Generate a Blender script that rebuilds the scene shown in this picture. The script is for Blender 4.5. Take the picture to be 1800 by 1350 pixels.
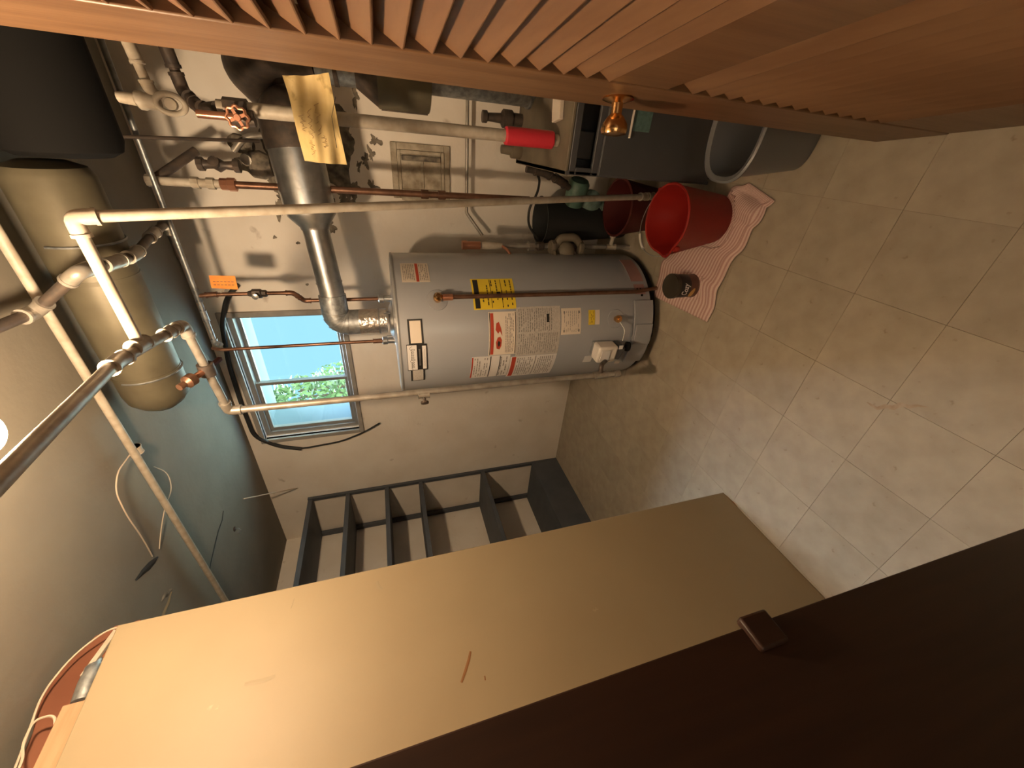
import bpy, math, random
from mathutils import Vector, Matrix
random.seed(7)
for o in list(bpy.data.objects): bpy.data.objects.remove(o, do_unlink=True)
scn = bpy.context.scene
col = scn.collection
V = Vector

# ---------------------------------------------------------------- camera
# The phone was held sideways: world "up" points to the left of the picture.
FPX, CXP, CYP, CAMZ = 668.34, 900.0, 675.0, 1.32
DN = V((0.95345731, -0.09233933, 0.28704111))    # world -Z in camera axes (x right, y down, z forward)
LF = V((-0.08035564, 0.83971641, 0.53704685))    # world -X
FW = V((-0.29062368, -0.53511662, 0.79321377))   # world +Y
cam_d = bpy.data.cameras.new('camera'); cam = bpy.data.objects.new('camera', cam_d); col.objects.link(cam)
cam_d.sensor_fit = 'HORIZONTAL'; cam_d.sensor_width = 36.0; cam_d.lens = FPX / 1800 * 36
cam_d.clip_start = 0.01
ax = V((-LF.x, FW.x, -DN.x)); ay = -V((-LF.y, FW.y, -DN.y)); az = -V((-LF.z, FW.z, -DN.z))
M4 = Matrix(((ax.x, ay.x, az.x, 0), (ax.y, ay.y, az.y, 0), (ax.z, ay.z, az.z, CAMZ), (0, 0, 0, 1)))
cam.matrix_world = M4
scn.camera = cam

# ---------------------------------------------------------------- world, sun, exposure
w = bpy.data.worlds.new('world'); scn.world = w; w.use_nodes = True
nt = w.node_tree; nt.nodes.clear()
bg = nt.nodes.new('ShaderNodeBackground'); wo = nt.nodes.new('ShaderNodeOutputWorld')
bg.inputs['Color'].default_value = (0.42, 0.80, 0.95, 1); bg.inputs['Strength'].default_value = 1.05
nt.links.new(bg.outputs[0], wo.inputs[0])
sd = bpy.data.lights.new('sun', 'SUN'); sun = bpy.data.objects.new('sun', sd); col.objects.link(sun)
sd.energy = 80.0; sd.angle = math.radians(50); sd.color = (0.82, 0.92, 1.0)
sun.location = (0, 0, 8); sun.rotation_euler = V((0.17, -0.46, -0.87)).to_track_quat('-Z', 'Y').to_euler()
HALL_FILL = 4.0
hd = bpy.data.lights.new('hall_fill_light', 'AREA'); hdo = bpy.data.objects.new('hall_fill_light', hd); col.objects.link(hdo)  # cool fill panel added out of view behind the camera; no window is built
hd.shape = 'RECTANGLE'; hd.size = .8; hd.size_y = .9; hd.color = (0.80, 0.92, 1.0); hd.energy = 18.0
hdo.location = (-.05, -1.55, 1.55); hdo.rotation_euler = (math.radians(90), 0, math.pi)
BULB = 710.0
scn.view_settings.view_transform = 'Standard'; scn.view_settings.look = 'None'
scn.view_settings.gamma = 1.0; scn.view_settings.use_curve_mapping = False
scn.view_settings.exposure = 0.3

# ---------------------------------------------------------------- geometry helpers
def ray(px, py):
    r = V((px - CXP, py - CYP, FPX)); return V((-r.dot(LF), r.dot(FW), -r.dot(DN)))
def P(px, py, a, val):
    """the place, measured on the photograph, where a line of sight meets the plane x/y/z = val"""
    r = ray(px, py); v = val - (CAMZ if a == 2 else 0)
    q = r * (v / r[a]); q.z += CAMZ; return q

ORG = {}
class MB:
    def __init__(s): s.v = []; s.f = []; s.uv = None
    def add(s, vs, fs):
        n = len(s.v); s.v += [V(p) for p in vs]; s.f += [tuple(n + i for i in f) for f in fs]; return s
    def box(s, x0, x1, y0, y1, z0, z1):
        x0, x1 = sorted((x0, x1)); y0, y1 = sorted((y0, y1)); z0, z1 = sorted((z0, z1))
        return s.add([(x0,y0,z0),(x1,y0,z0),(x1,y1,z0),(x0,y1,z0),(x0,y0,z1),(x1,y0,z1),(x1,y1,z1),(x0,y1,z1)],
                     [(0,3,2,1),(4,5,6,7),(0,1,5,4),(1,2,6,5),(2,3,7,6),(3,0,4,7)])
    def obox(s, c, ux, uy, uz):
        """box from centre and three half-axis vectors"""
        c = V(c); ux, uy, uz = V(ux), V(uy), V(uz)
        p = [c + a*ux + b*uy + d*uz for d in (-1,1) for a, b in ((-1,-1),(1,-1),(1,1),(-1,1))]
        fs = [(0,3,2,1),(4,5,6,7),(0,1,5,4),(1,2,6,5),(2,3,7,6),(3,0,4,7)]
        if ux.cross(uy).dot(uz) < 0: fs = [f[::-1] for f in fs]
        return s.add(p, fs)
    def tube(s, path, r, seg=14, cap=True, closed=False):
        path = [V(p) for p in path]; n = len(path)
        rs = r if isinstance(r, (list, tuple)) else [r] * n
        T = []
        for i in range(n):
            if closed: t = path[(i+1) % n] - path[i-1]
            else: t = path[min(i+1, n-1)] - path[max(i-1, 0)]
            T.append(t.normalized() if t.length > 1e-9 else V((0,0,1)))
        u = T[0].orthogonal().normalized(); vs = []; fs = []
        for i in range(n):
            u = (u - T[i] * u.dot(T[i])).normalized(); b = T[i].cross(u)
            for k in range(seg):
                a = 2*math.pi*k/seg; vs.append(path[i] + (u*math.cos(a) + b*math.sin(a)) * rs[i])
        m = n if closed else n - 1
        for i in range(m):
            for k in range(seg):
                a0 = i*seg + k; a1 = i*seg + (k+1) % seg; j = (i+1) % n
                fs.append((a0, a1, j*seg + (k+1) % seg, j*seg + k))
        if cap and not closed:
            fs.append(tuple(range(seg))[::-1]); fs.append(tuple((n-1)*seg + k for k in range(seg)))
        return s.add(vs, fs)
    def lathe(s, c, prof, seg=32, axis=(0,0,1), ex=1.0, ey=1.0):
        c = V(c); a = V(axis).normalized(); u = a.orthogonal().normalized() if abs(a.z) < .99 else V((1,0,0)); b = a.cross(u)
        vs = []; fs = []; n = len(prof)
        for r, z in prof:
            for k in range(seg):
                t = 2*math.pi*k/seg; vs.append(c + a*z + u*(math.cos(t)*r*ex) + b*(math.sin(t)*r*ey))
        for i in range(n-1):
            for k in range(seg):
                fs.append((i*seg+k, i*seg+(k+1)%seg, (i+1)*seg+(k+1)%seg, (i+1)*seg+k))
        if prof[0][0] > 1e-4: fs.append(tuple(range(seg))[::-1])
        if prof[-1][0] > 1e-4: fs.append(tuple((n-1)*seg+k for k in range(seg)))
        return s.add(vs, fs)
    def sheet(s, grid, th=0.0):
        """grid[i][j] of points -> surface; th gives it thickness along its normal"""
        n = len(grid); m = len(grid[0]); vs = [V(p) for r in grid for p in r]
        fs = [(i*m+j, i*m+j+1, (i+1)*m+j+1, (i+1)*m+j) for i in range(n-1) for j in range(m-1)]
        if th:
            N = []
            for i in range(n):
                for j in range(m):
                    a = V(grid[min(i+1,n-1)][j]) - V(grid[max(i-1,0)][j]); b = V(grid[i][min(j+1,m-1)]) - V(grid[i][max(j-1,0)])
                    N.append(a.cross(b).normalized())
            k = n*m; vs += [p + q*th for p, q in zip(vs[:k], N)]
            fs = [f[::-1] for f in fs] if False else fs
            fs += [tuple(k+x for x in f[::-1]) for f in fs]
            ring = [(0, j) for j in range(m)] + [(i, m-1) for i in range(1, n)] + [(n-1, j) for j in range(m-2, -1, -1)] + [(i, 0) for i in range(n-2, 0, -1)]
            idx = [i*m+j for i, j in ring]
            for q in range(len(idx)):
                a, b = idx[q], idx[(q+1) % len(idx)]; fs.append((b, a, k+a, k+b))
        return s.add(vs, fs)
    def build(s, name, mat, parent=None, bevel=0, smooth=True, org=None, bseg=2, kind=None, label=None, fix=True):
        if parent is not None: o0 = ORG[parent.name]
        elif org is not None: o0 = V(org)
        else:
            xs = [p.x for p in s.v]; ys = [p.y for p in s.v]; zs = [p.z for p in s.v]
            o0 = V(((min(xs)+max(xs))/2, (min(ys)+max(ys))/2, min(zs)))
        me = bpy.data.meshes.new(name); me.from_pydata([p - o0 for p in s.v], [], s.f); me.update()
        if fix:
            import bmesh
            bm = bmesh.new(); bm.from_mesh(me); bmesh.ops.recalc_face_normals(bm, faces=bm.faces); bm.to_mesh(me); bm.free()
        me.materials.append(mat)
        if smooth:
            for p in me.polygons: p.use_smooth = True
            me.set_sharp_from_angle(angle=math.radians(38))
        ob = bpy.data.objects.new(name, me); col.objects.link(ob)
        if parent is not None: ob.parent = parent; ORG[ob.name] = o0
        else: ob.location = o0; ORG[ob.name] = o0
        if bevel:
            md = ob.modifiers.new('bevel', 'BEVEL'); md.width = bevel; md.segments = bseg; md.limit_method = 'ANGLE'
        if kind: ob['kind'] = kind
        if label: ob['label'] = label
        return ob
def fillet(path, rad, n=5):
    path = [V(p) for p in path]; out = [path[0]]
    for i in range(1, len(path)-1):
        a, b, c = path[i-1], path[i], path[i+1]; r = min(rad, (a-b).length*.45, (c-b).length*.45)
        p0 = b + (a-b).normalized()*r; p1 = b + (c-b).normalized()*r
        for k in range(n+1):
            t = k/n; out.append(p0*(1-t)**2 + b*2*t*(1-t) + p1*t*t)
    return out + [path[-1]]
def root(name, loc, label, cat, group=None):
    o = bpy.data.objects.new(name, None); col.objects.link(o); o.location = V(loc); ORG[o.name] = V(loc)
    o.empty_display_size = .05
    o['label'] = label; o['category'] = cat
    if group: o['group'] = group
    return o
def tag(o, label, cat, group=None):
    o['label'] = label; o['category'] = cat
    if group: o['group'] = group
    return o
def B(*a): return MB().box(*a)

# ---------------------------------------------------------------- materials
def mat(name, c, rough=.6, metal=0, c2=None, scale=12, bump=0, bscale=60, stretch=None, detail=6, mix=(.35,.65), spec=.5, c3=None, s3=3, m3=(.6,.75), rand=0, coat=0):
    m = bpy.data.materials.new(name); m.use_nodes = True; t = m.node_tree; N = t.nodes; L = t.links
    b = N['Principled BSDF']; b.inputs['Base Color'].default_value = (*c, 1)
    b.inputs['Roughness'].default_value = rough; b.inputs['Metallic'].default_value = metal
    b.inputs['Specular IOR Level'].default_value = spec
    if coat: b.inputs['Coat Weight'].default_value = coat
    tc = N.new('ShaderNodeTexCoord'); mp = N.new('ShaderNodeMapping'); L.new(tc.outputs['Object'], mp.inputs[0])
    if stretch: mp.inputs['Scale'].default_value = stretch
    out = None
    def layer(prev, col2, sc, lo, hi):
        nz = N.new('ShaderNodeTexNoise'); nz.inputs['Scale'].default_value = sc; nz.inputs['Detail'].default_value = detail
        L.new(mp.outputs[0], nz.inputs['Vector'])
        mr = N.new('ShaderNodeMapRange'); mr.inputs['From Min'].default_value = lo; mr.inputs['From Max'].default_value = hi
        L.new(nz.outputs[0], mr.inputs['Value'])
        mx = N.new('ShaderNodeMix'); mx.data_type = 'RGBA'; L.new(mr.outputs[0], mx.inputs['Factor'])
        if prev is None: mx.inputs['A'].default_value = (*c, 1)
        else: L.new(prev, mx.inputs['A'])
        mx.inputs['B'].default_value = (*col2, 1); return mx.outputs['Result']
    if c2: out = layer(out, c2, scale, *mix)
    if c3: out = layer(out, c3, s3, *m3)
    if rand:
        oi = N.new('ShaderNodeObjectInfo'); mr = N.new('ShaderNodeMapRange'); mr.inputs['To Min'].default_value = 1-rand; mr.inputs['To Max'].default_value = 1+rand
        L.new(oi.outputs['Random'], mr.inputs['Value']); mx = N.new('ShaderNodeVectorMath'); mx.operation = 'SCALE'
        if out is None: mx.inputs[0].default_value = c
        else: L.new(out, mx.inputs[0])
        L.new(mr.outputs[0], mx.inputs['Scale']); out = mx.outputs[0]
    if out: L.new(out, b.inputs['Base Color'])
    if bump:
        nz = N.new('ShaderNodeTexNoise'); nz.inputs['Scale'].default_value = bscale; nz.inputs['Detail'].default_value = 4
        L.new(mp.outputs[0], nz.inputs['Vector']); bp = N.new('ShaderNodeBump'); bp.inputs['Strength'].default_value = bump; bp.inputs['Distance'].default_value = .01
        L.new(nz.outputs[0], bp.inputs['Height']); L.new(bp.outputs[0], b.inputs['Normal'])
    return m
def emis(name, c, s):
    m = bpy.data.materials.new(name); m.use_nodes = True; t = m.node_tree; t.nodes.clear()
    e = t.nodes.new('ShaderNodeEmission'); o = t.nodes.new('ShaderNodeOutputMaterial'); e.inputs[0].default_value = (*c, 1); e.inputs[1].default_value = s
    t.links.new(e.outputs[0], o.inputs[0]); return m
def glass(name, tint=(.9,.96,1)):
    m = bpy.data.materials.new(name); m.use_nodes = True; t = m.node_tree; t.nodes.clear()
    tr = t.nodes.new('ShaderNodeBsdfTransparent'); gl = t.nodes.new('ShaderNodeBsdfGlossy'); mx = t.nodes.new('ShaderNodeMixShader'); o = t.nodes.new('ShaderNodeOutputMaterial')
    tr.inputs[0].default_value = (*tint, 1); gl.inputs['Roughness'].default_value = .03; mx.inputs[0].default_value = .06
    t.links.new(tr.outputs[0], mx.inputs[1]); t.links.new(gl.outputs[0], mx.inputs[2]); t.links.new(mx.outputs[0], o.inputs[0]); return m

M = dict(
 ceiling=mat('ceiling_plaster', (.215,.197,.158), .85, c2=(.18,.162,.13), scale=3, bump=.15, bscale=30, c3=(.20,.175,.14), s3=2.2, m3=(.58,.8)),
 wallb=mat('back_wall_paint', (.88,.83,.75), .75, c2=(.81,.75,.66), scale=4, bump=.12, bscale=40, c3=(.45,.38,.30), s3=9, m3=(.66,.78)),
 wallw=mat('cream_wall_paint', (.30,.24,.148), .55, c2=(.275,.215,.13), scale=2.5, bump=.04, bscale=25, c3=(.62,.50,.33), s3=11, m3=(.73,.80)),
 hall=mat('hall_paint', (.35,.25,.16), .8),
 slab=mat('floor_joint', (.26,.21,.15), .9),
 tile=mat('vinyl_tile', (.40,.345,.262), .55, c2=(.34,.288,.215), scale=14, bump=.05, bscale=40, c3=(.24,.19,.13), s3=30, m3=(.66,.76), rand=.05),
 door=mat('honey_stained_wood', (.175,.092,.043), .42, c2=(.13,.064,.028), scale=9, stretch=(6,6,.5), bump=.03, bscale=30),
 slat=mat('honey_slat_wood', (.19,.10,.048), .45, c2=(.145,.07,.032), scale=9, stretch=(6,.6,6), rand=.08),
 dark=mat('dark_stained_wood', (.040,.015,.007), .5, c2=(.028,.010,.005), scale=8, stretch=(5,5,.4)),
 brass=mat('polished_brass', (.72,.42,.18), .22, 1),
 shelf=mat('slate_painted_board', (.085,.095,.11), .6, c2=(.065,.075,.09), scale=8),
 jacket=mat('grey_enamel', (.34,.355,.38), .27, .0, c2=(.32,.335,.36), scale=3, spec=.6),
 lid=mat('lid_enamel', (.33,.34,.35), .3, .2),
 galv=mat('galvanised_steel', (.52,.54,.55), .32, .9, c2=(.38,.40,.42), scale=22, bump=.03),
 galvrough=mat('weathered_galvanised', (.45,.48,.50), .45, .8, c2=(.25,.27,.28), scale=45, bump=.1, bscale=80),
 foil=mat('aluminium_tape', (.80,.78,.75), .25, .95, bump=.6, bscale=60),
 duct=mat('dull_tin', (.15,.135,.09), .5, .3, c2=(.11,.097,.065), scale=9),
 blackpipe=mat('black_iron', (.075,.065,.06), .5, .5, c2=(.13,.10,.08), scale=30, bump=.1),
 pipe=mat('silver_painted_iron', (.42,.40,.36), .42, .5, c2=(.30,.27,.23), scale=25),
 pipew=mat('cream_painted_pipe', (.47,.43,.36), .5, .0, c2=(.36,.31,.24), scale=30),
 copper=mat('aged_copper', (.24,.13,.085), .4, .7, c2=(.16,.085,.055), scale=25),
 coppern=mat('bright_copper', (.62,.30,.19), .3, .85),
 red=mat('red_plastic', (.33,.018,.012), .42, spec=.4, c2=(.29,.015,.011), scale=4),
 redfoam=mat('red_tape', (.62,.03,.05), .55, bump=.1),
 darkred=mat('dull_red_enamel', (.075,.009,.007), .6),
 white=mat('white_plastic', (.72,.68,.62), .45),
 porc=mat('porcelain', (.7,.62,.5), .3),
 boiler=mat('charcoal_enamel', (.085,.088,.095), .42, .1, c2=(.075,.077,.083), scale=5),
 boilert=mat('dusty_brown_enamel', (.20,.17,.12), .6, c2=(.15,.125,.09), scale=9),
 black=mat('black_matte', (.010,.010,.010), .9, spec=.1),
 rubber=mat('black_rubber', (.022,.024,.024), .6),
 grey=mat('grey_bin_plastic', (.15,.155,.165), .33, spec=.55),
 teal=mat('teal_label', (.13,.23,.22), .6, c2=(.09,.17,.16), scale=90),
 towel=None,
 tan=mat('weathered_tan_tag', (.70,.55,.27), .8, c2=(.60,.45,.19), scale=14, stretch=(1,1,1), bump=.05, c3=(.30,.20,.07), s3=22, m3=(.62,.75)),
 paint=mat('pale_flaking_paint', (.55,.50,.40), .7, c2=(.30,.25,.18), scale=18, bump=.2),
 soot=mat('sooty_mortar', (.10,.088,.075), .9, c2=(.30,.26,.20), scale=30, bump=.4),
 orange=mat('orange_tag', (.72,.27,.03), .55, c2=(.62,.20,.02), scale=30),
 green=mat('green_cast_iron', (.055,.115,.085), .5, c2=(.09,.17,.14), scale=20, bump=.1),
 verd=mat('verdigris', (.18,.27,.24), .8, c2=(.10,.16,.14), scale=30, bump=.2),
 yellow=mat('yellow_sticker', (.78,.58,.04), .5),
 cream=mat('cream_sticker', (.72,.64,.54), .5),
 paper=mat('white_sticker', (.72,.70,.68), .45),
 greyp=mat('grey_print_sticker', (.42,.40,.37), .5, c2=(.55,.52,.48), scale=120, stretch=(1,1,3)),
 ink=mat('black_ink', (.02,.02,.02), .5),
 inkg=mat('grey_ink', (.22,.21,.20), .5),
 redink=mat('red_ink', (.45,.06,.03), .5),
 pink=mat('faded_pink_sticker', (.34,.19,.18), .5),
 win=mat('grey_window_wood', (.36,.34,.31), .6, c2=(.28,.265,.24), scale=12),
 wina=mat('dark_aluminium', (.28,.28,.27), .45, .3),
 winw=mat('pale_painted_masonry', (.14,.20,.24), .8),
 glass=glass('window_glass'),
 grass=mat('lawn', (.36,.40,.30), .9),
 leaf=mat('leaf', (.10,.17,.05), .6, rand=.1),
 bark=mat('bark', (.12,.08,.05), .8),
 wood=mat('raw_lumber', (.42,.26,.15), .7, c2=(.33,.19,.10), scale=6, stretch=(8,1,8)),
 redwood=mat('red_brown_board', (.21,.075,.035), .5, c2=(.15,.05,.024), scale=4),
 wire=mat('cream_cable', (.55,.46,.36), .6),
 tin=mat('brown_can_lid', (.035,.027,.016), .4),
 canlabel=mat('brown_can_label', (.10,.045,.030), .45),
 gold=mat('gold_label_band', (.50,.30,.09), .45),
 bulb=emis('lit_bulb', (1.0,.71,.44), BULB),
 hallfill=emis('hall_fill_glow', (1.0,.70,.38), HALL_FILL),
)
# striped towel cloth
def towel_mat():
    m = mat('striped_towel', (.60,.40,.34), .9, bump=.25, bscale=220); t = m.node_tree; N = t.nodes; L = t.links
    b = N['Principled BSDF']; uv = N.new('ShaderNodeUVMap'); sx = N.new('ShaderNodeSeparateXYZ'); L.new(uv.outputs[0], sx.inputs[0])
    mu = N.new('ShaderNodeMath'); mu.operation = 'MULTIPLY'; mu.inputs[1].default_value = 2*math.pi*21; L.new(sx.outputs['Y'], mu.inputs[0])
    si = N.new('ShaderNodeMath'); si.operation = 'SINE'; L.new(mu.outputs[0], si.inputs[0])
    mr = N.new('ShaderNodeMapRange'); mr.inputs['From Min'].default_value = -.4; mr.inputs['From Max'].default_value = .4; L.new(si.outputs[0], mr.inputs['Value'])
    mx = N.new('ShaderNodeMix'); mx.data_type = 'RGBA'; L.new(mr.outputs[0], mx.inputs['Factor'])
    mx.inputs['A'].default_value = (.70,.53,.47,1); mx.inputs['B'].default_value = (.52,.31,.28,1); L.new(mx.outputs['Result'], b.inputs['Base Color'])
    return m
M['towel'] = towel_mat()

def S(o, k='structure'): o['kind'] = k; return o
YB, XL, XR, ZC = 2.288, -2.85, 1.15, 2.288   # back wall, left wall, right wall, ceiling
YO = 2.66                                    # outer face of the back wall
# ================================================================ SETTING
fl = S(B(XL-.15, XR+.15, -1.6, YO, -.12, -.003).build('floor', M['slab'], smooth=False, org=(0,0,0)))
T = .2286; tb = MB().box(-T/2+.0004, T/2-.0004, -T/2+.0004, T/2-.0004, -.003, 0)
tme = None
ix0 = -.528 - T/2; iy0 = .973 - T/2
for i in range(-11, 7):
    for j in range(-6, 7):
        cx = ix0 + i*T; cy = iy0 + j*T
        if cx < XL + .02 - T/2 or cx > .75 or cy > YB + T*.4 or cy < -.45: continue
        if tme is None:
            o = tb.build('floor_tile', M['tile'], org=(0,0,0), smooth=False); tme = o.data
            for vtx in tme.vertices:      # eased arris on the upper edge
                pass
            md = None
        else:
            o = bpy.data.objects.new('floor_tile', tme); col.objects.link(o)
        o.parent = fl; o.location = (cx, cy, 0); o.rotation_euler = (0,0,random.choice((0, math.pi/2, math.pi))); o.location.z = random.uniform(-.0003, .0001)
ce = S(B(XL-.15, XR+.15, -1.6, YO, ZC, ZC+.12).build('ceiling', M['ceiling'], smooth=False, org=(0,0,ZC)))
# back wall with the window opening
WX0, WX1, WZ0, WZ1 = -1.800, -.930, 1.605, 2.190
mb = MB(); mb.box(XL-.15, WX0, YB, YO, 0, ZC); mb.box(WX1, XR+.15, YB, YO, 0, ZC); mb.box(WX0, WX1, YB, YO, 0, WZ0); mb.box(WX0, WX1, YB, YO, WZ1, ZC)
wb = S(mb.build('wall_back', M['wallb'], smooth=False, org=(0,YB,0)))
wl = S(B(XL-.15, XL, -1.6, YB, 0, ZC).build('wall_left', M['wallb'], smooth=False, org=(XL,0,0)))
S(B(XR, XR+.15, -1.6, YB, 0, ZC).build('wall_right', M['wallb'], smooth=False, org=(XR,0,0)))
# low partition whose top stops short of the ceiling
mb = MB(); mb.add([(-1.22,.165,0),(-1.22,.80,0),(-1.30,.80,0),(-1.30,.165,0),(-1.22,.165,2.085),(-1.22,.80,2.126),(-1.30,.80,2.126),(-1.30,.165,2.085)],
   [(0,1,5,4),(1,2,6,5),(2,3,7,6),(3,0,4,7),(4,5,6,7),(3,2,1,0)])
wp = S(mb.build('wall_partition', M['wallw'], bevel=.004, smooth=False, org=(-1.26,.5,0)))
# front wall with the doorway
mb = MB(); mb.box(XL, -.63, .03, .155, 0, ZC); mb.box(.19, XR, .03, .155, 0, ZC); mb.box(-.63, .19, .03, .155, 2.06, ZC)
S(mb.build('wall_front', M['hall'], smooth=False, org=(0,.1,0)))
S(B(XL-.15, XR+.15, -1.75, -1.6, 0, ZC).build('wall_hall', M['hall'], smooth=False, org=(0,-1.6,0)))
# dark door jamb with strike block
tr = S(MB().box(-.630, -.600, -.55, .160, 0, 2.06).build('trim_1', M['dark'], bevel=.002, smooth=False, org=(-.61,.1,0)))
MB().box(-.606, -.590, .125, .172, .797, .850).build('strike_plate', M['dark'], tr, bevel=.004)
S(MB().box(.160,.190,.0,.160,0,2.06).box(.16,.26,-.012,.03,0,2.06).build('trim_2', M['dark'], bevel=.002, smooth=False, org=(.17,.1,0)))
S(MB().box(-.60,.160,.0,.160,2.03,2.06).build('trim_3', M['dark'], smooth=False, org=(-.2,.1,2.03)))

# ---- window
wn = root('window_1', (-1.365, YB, WZ0), 'small high basement window with grey wooden casing and sliding panes', 'window'); S(wn)
del wn['category']
c = .028
mb = MB(); mb.box(WX0-c, WX1+c, YB-.016, YB+.02, WZ1, WZ1+c); mb.box(WX0-c, WX1+c, YB-.016, YB+.02, WZ0-c, WZ0); mb.box(WX0-c, WX0, YB-.016, YB+.02, WZ0, WZ1); mb.box(WX1, WX1+c, YB-.016, YB+.02, WZ0, WZ1)
mb.build('casing', M['win'], wn, bevel=.003)
def frame(mb, x0, x1, z0, z1, y0, y1, wd):
    mb.box(x0, x1, y0, y1, z1-wd, z1); mb.box(x0, x1, y0, y1, z0, z0+wd); mb.box(x0, x0+wd, y0, y1, z0+wd, z1-wd); mb.box(x1-wd, x1, y0, y1, z0+wd, z1-wd); return mb
frame(MB(), WX0, WX1, WZ0, WZ1, 2.325, 2.40, .026).build('frame', M['wina'], wn, bevel=.002)
s1 = frame(MB(), -1.43, WX1-.026, WZ0+.026, WZ1-.026, 2.375, 2.395, .020).build('sash', M['wina'], wn, bevel=.0015)
s2 = frame(MB(), WX0+.026, -1.40, WZ0+.026, WZ1-.026, 2.345, 2.365, .020).build('sash', M['wina'], wn, bevel=.0015)
B(-1.41, WX1-.046, 2.383, 2.387, WZ0+.046, WZ1-.046).build('pane', M['glass'], s1, smooth=False)
B(WX0+.046, -1.42, 2.353, 2.357, WZ0+.046, WZ1-.046).build('pane', M['glass'], s2, smooth=False)
# pale render lining the outer reveal
mb = MB(); t = .006
mb.box(WX0, WX0+t, 2.40, YO, WZ0, WZ1); mb.box(WX1-t, WX1, 2.40, YO, WZ0, WZ1); mb.box(WX0+t, WX1-t, 2.40, YO, WZ1-t, WZ1); mb.box(WX0+t, WX1-t, 2.40, YO, WZ0, WZ0+t)
mb.build('reveal', M['winw'], wn, smooth=False)
# ---- outside
S(B(-14, 10, YO+.001, 22, 1.40, 1.50).build('ground_outside', M['grass'], smooth=False, org=(-2,8,1.5)))
def shrub(cx, cy, z0, rx, ry, h, n, label):
    r = root('garden_shrub', (cx, cy, z0), label, 'shrub')
    mb = MB()
    for k in range(5):
        a = k*1.3; mb.tube([(cx,cy,z0),(cx+.1*math.cos(a),cy+.1*math.sin(a),z0+h*.3),(cx+.3*rx*math.cos(a),cy+.3*ry*math.sin(a),z0+h*.7)], [.03,.02,.01], 6)
    mb.build('stem', M['bark'], r)
    mb = MB()
    for _ in range(n):
        while True:
            x, y, z = (random.uniform(-1,1) for _ in range(3))
            if .25 < x*x+y*y+z*z < 1: break
        c0 = V((cx+x*rx, cy+y*ry, z0+h*.55+z*h*.5)); u = V([random.gauss(0,1) for _ in range(3)]).normalized(); v = u.orthogonal().normalized(); q = random.uniform(.02,.045)
        mb.add([c0-u*q*1.6, c0+v*q*.6, c0+u*q*1.6, c0-v*q*.6], [(0,1,2,3)])
    mb.build('foliage', M['leaf'], r, kind='stuff', fix=False)
shrub(-3.17, 4.9, 1.5, .22, .4, 1.6, 1100, 'pale green leafy shrub seen through the lower left window pane')
shrub(-3.75, 6.3, 1.5, .26, .3, 1.2, 420, 'low leafy shrub seen through the middle of the window')

# ---------------------------------------------------------------- louvered door (open, almost square to its wall)
TH = math.atan(.123); du = V((-math.sin(TH), math.cos(TH), 0)); dnv = V((-math.cos(TH), -math.sin(TH), 0))  # along leaf, and its left face normal
Dp = V((.11 + .123*(.616-.16), .165, 0)); 
def dX(s, off, z): q = Dp + du*s + dnv*off; return V((q.x, q.y, z))
DWD = (.890-.165)/math.cos(TH); Tn = .032
dr = root('door_1', dX(DWD/2, -Tn/2, 0), 'honey brown wooden louvered door standing open on the right', 'door'); S(dr); del dr['category']
def leafbox(mb, s0, s1, z0, z1, o0=0.0, o1=-Tn):
    c0 = dX((s0+s1)/2, (o0+o1)/2, (z0+z1)/2); return mb.obox(c0, du*((s1-s0)/2), dnv*((o0-o1)/2), V((0,0,(z1-z0)/2)))
SW = .158
leafbox(MB(), DWD-SW, DWD, .012, 2.02).build('stile', M['door'], dr, bevel=.003)
leafbox(MB(), 0, .11, .012, 2.02).build('stile', M['door'], dr, bevel=.003)
for z0, z1 in ((.012,.258),(.815,.934),(1.90,2.02)):
    leafbox(MB(), .11, DWD-SW, z0, z1, -.002, -Tn+.002).build('rail', M['door'], dr, bevel=.002)
sl_me = None
def slats(z0, z1, pitch):
    global sl_me
    z = z0 + pitch*.45
    while z < z1 - pitch*.2:
        a = math.radians(60); hu = (dnv*math.cos(a) + V((0,0,-math.sin(a))))    # lower edge leans to the room
        hn = hu.cross(du).normalized()
        cpos = dX((.11+DWD-SW)/2, -Tn/2, z)
        if sl_me is None:
            mb = MB().obox((0,0,0), du*((DWD-SW-.11)/2+.004), hu*.0262, hn*.0032)
            o = mb.build('louver_slat', M['slat'], bevel=.0015, org=(0,0,0)); sl_me = o.data
        else:
            o = bpy.data.objects.new('louver_slat', sl_me); col.objects.link(o); md = o.modifiers.new('bevel','BEVEL'); md.width = .0015; md.segments = 1
        o.parent = dr; o.location = cpos - ORG[dr.name]; z += pitch
slats(.934, 1.90, .0420); slats(.258, .815, .0420)
kn = dX(DWD-.075, 0, .864)
mb = MB().lathe(kn, [(.028,-.001),(.030,.003),(.022,.006),(.011,.009),(.0105,.026),(.017,.032),(.024,.042),(.0265,.052),(.024,.059),(.012,.062),(.0,.0622)], 28, dnv)
mb.build('knob', M['brass'], dr)

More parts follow.
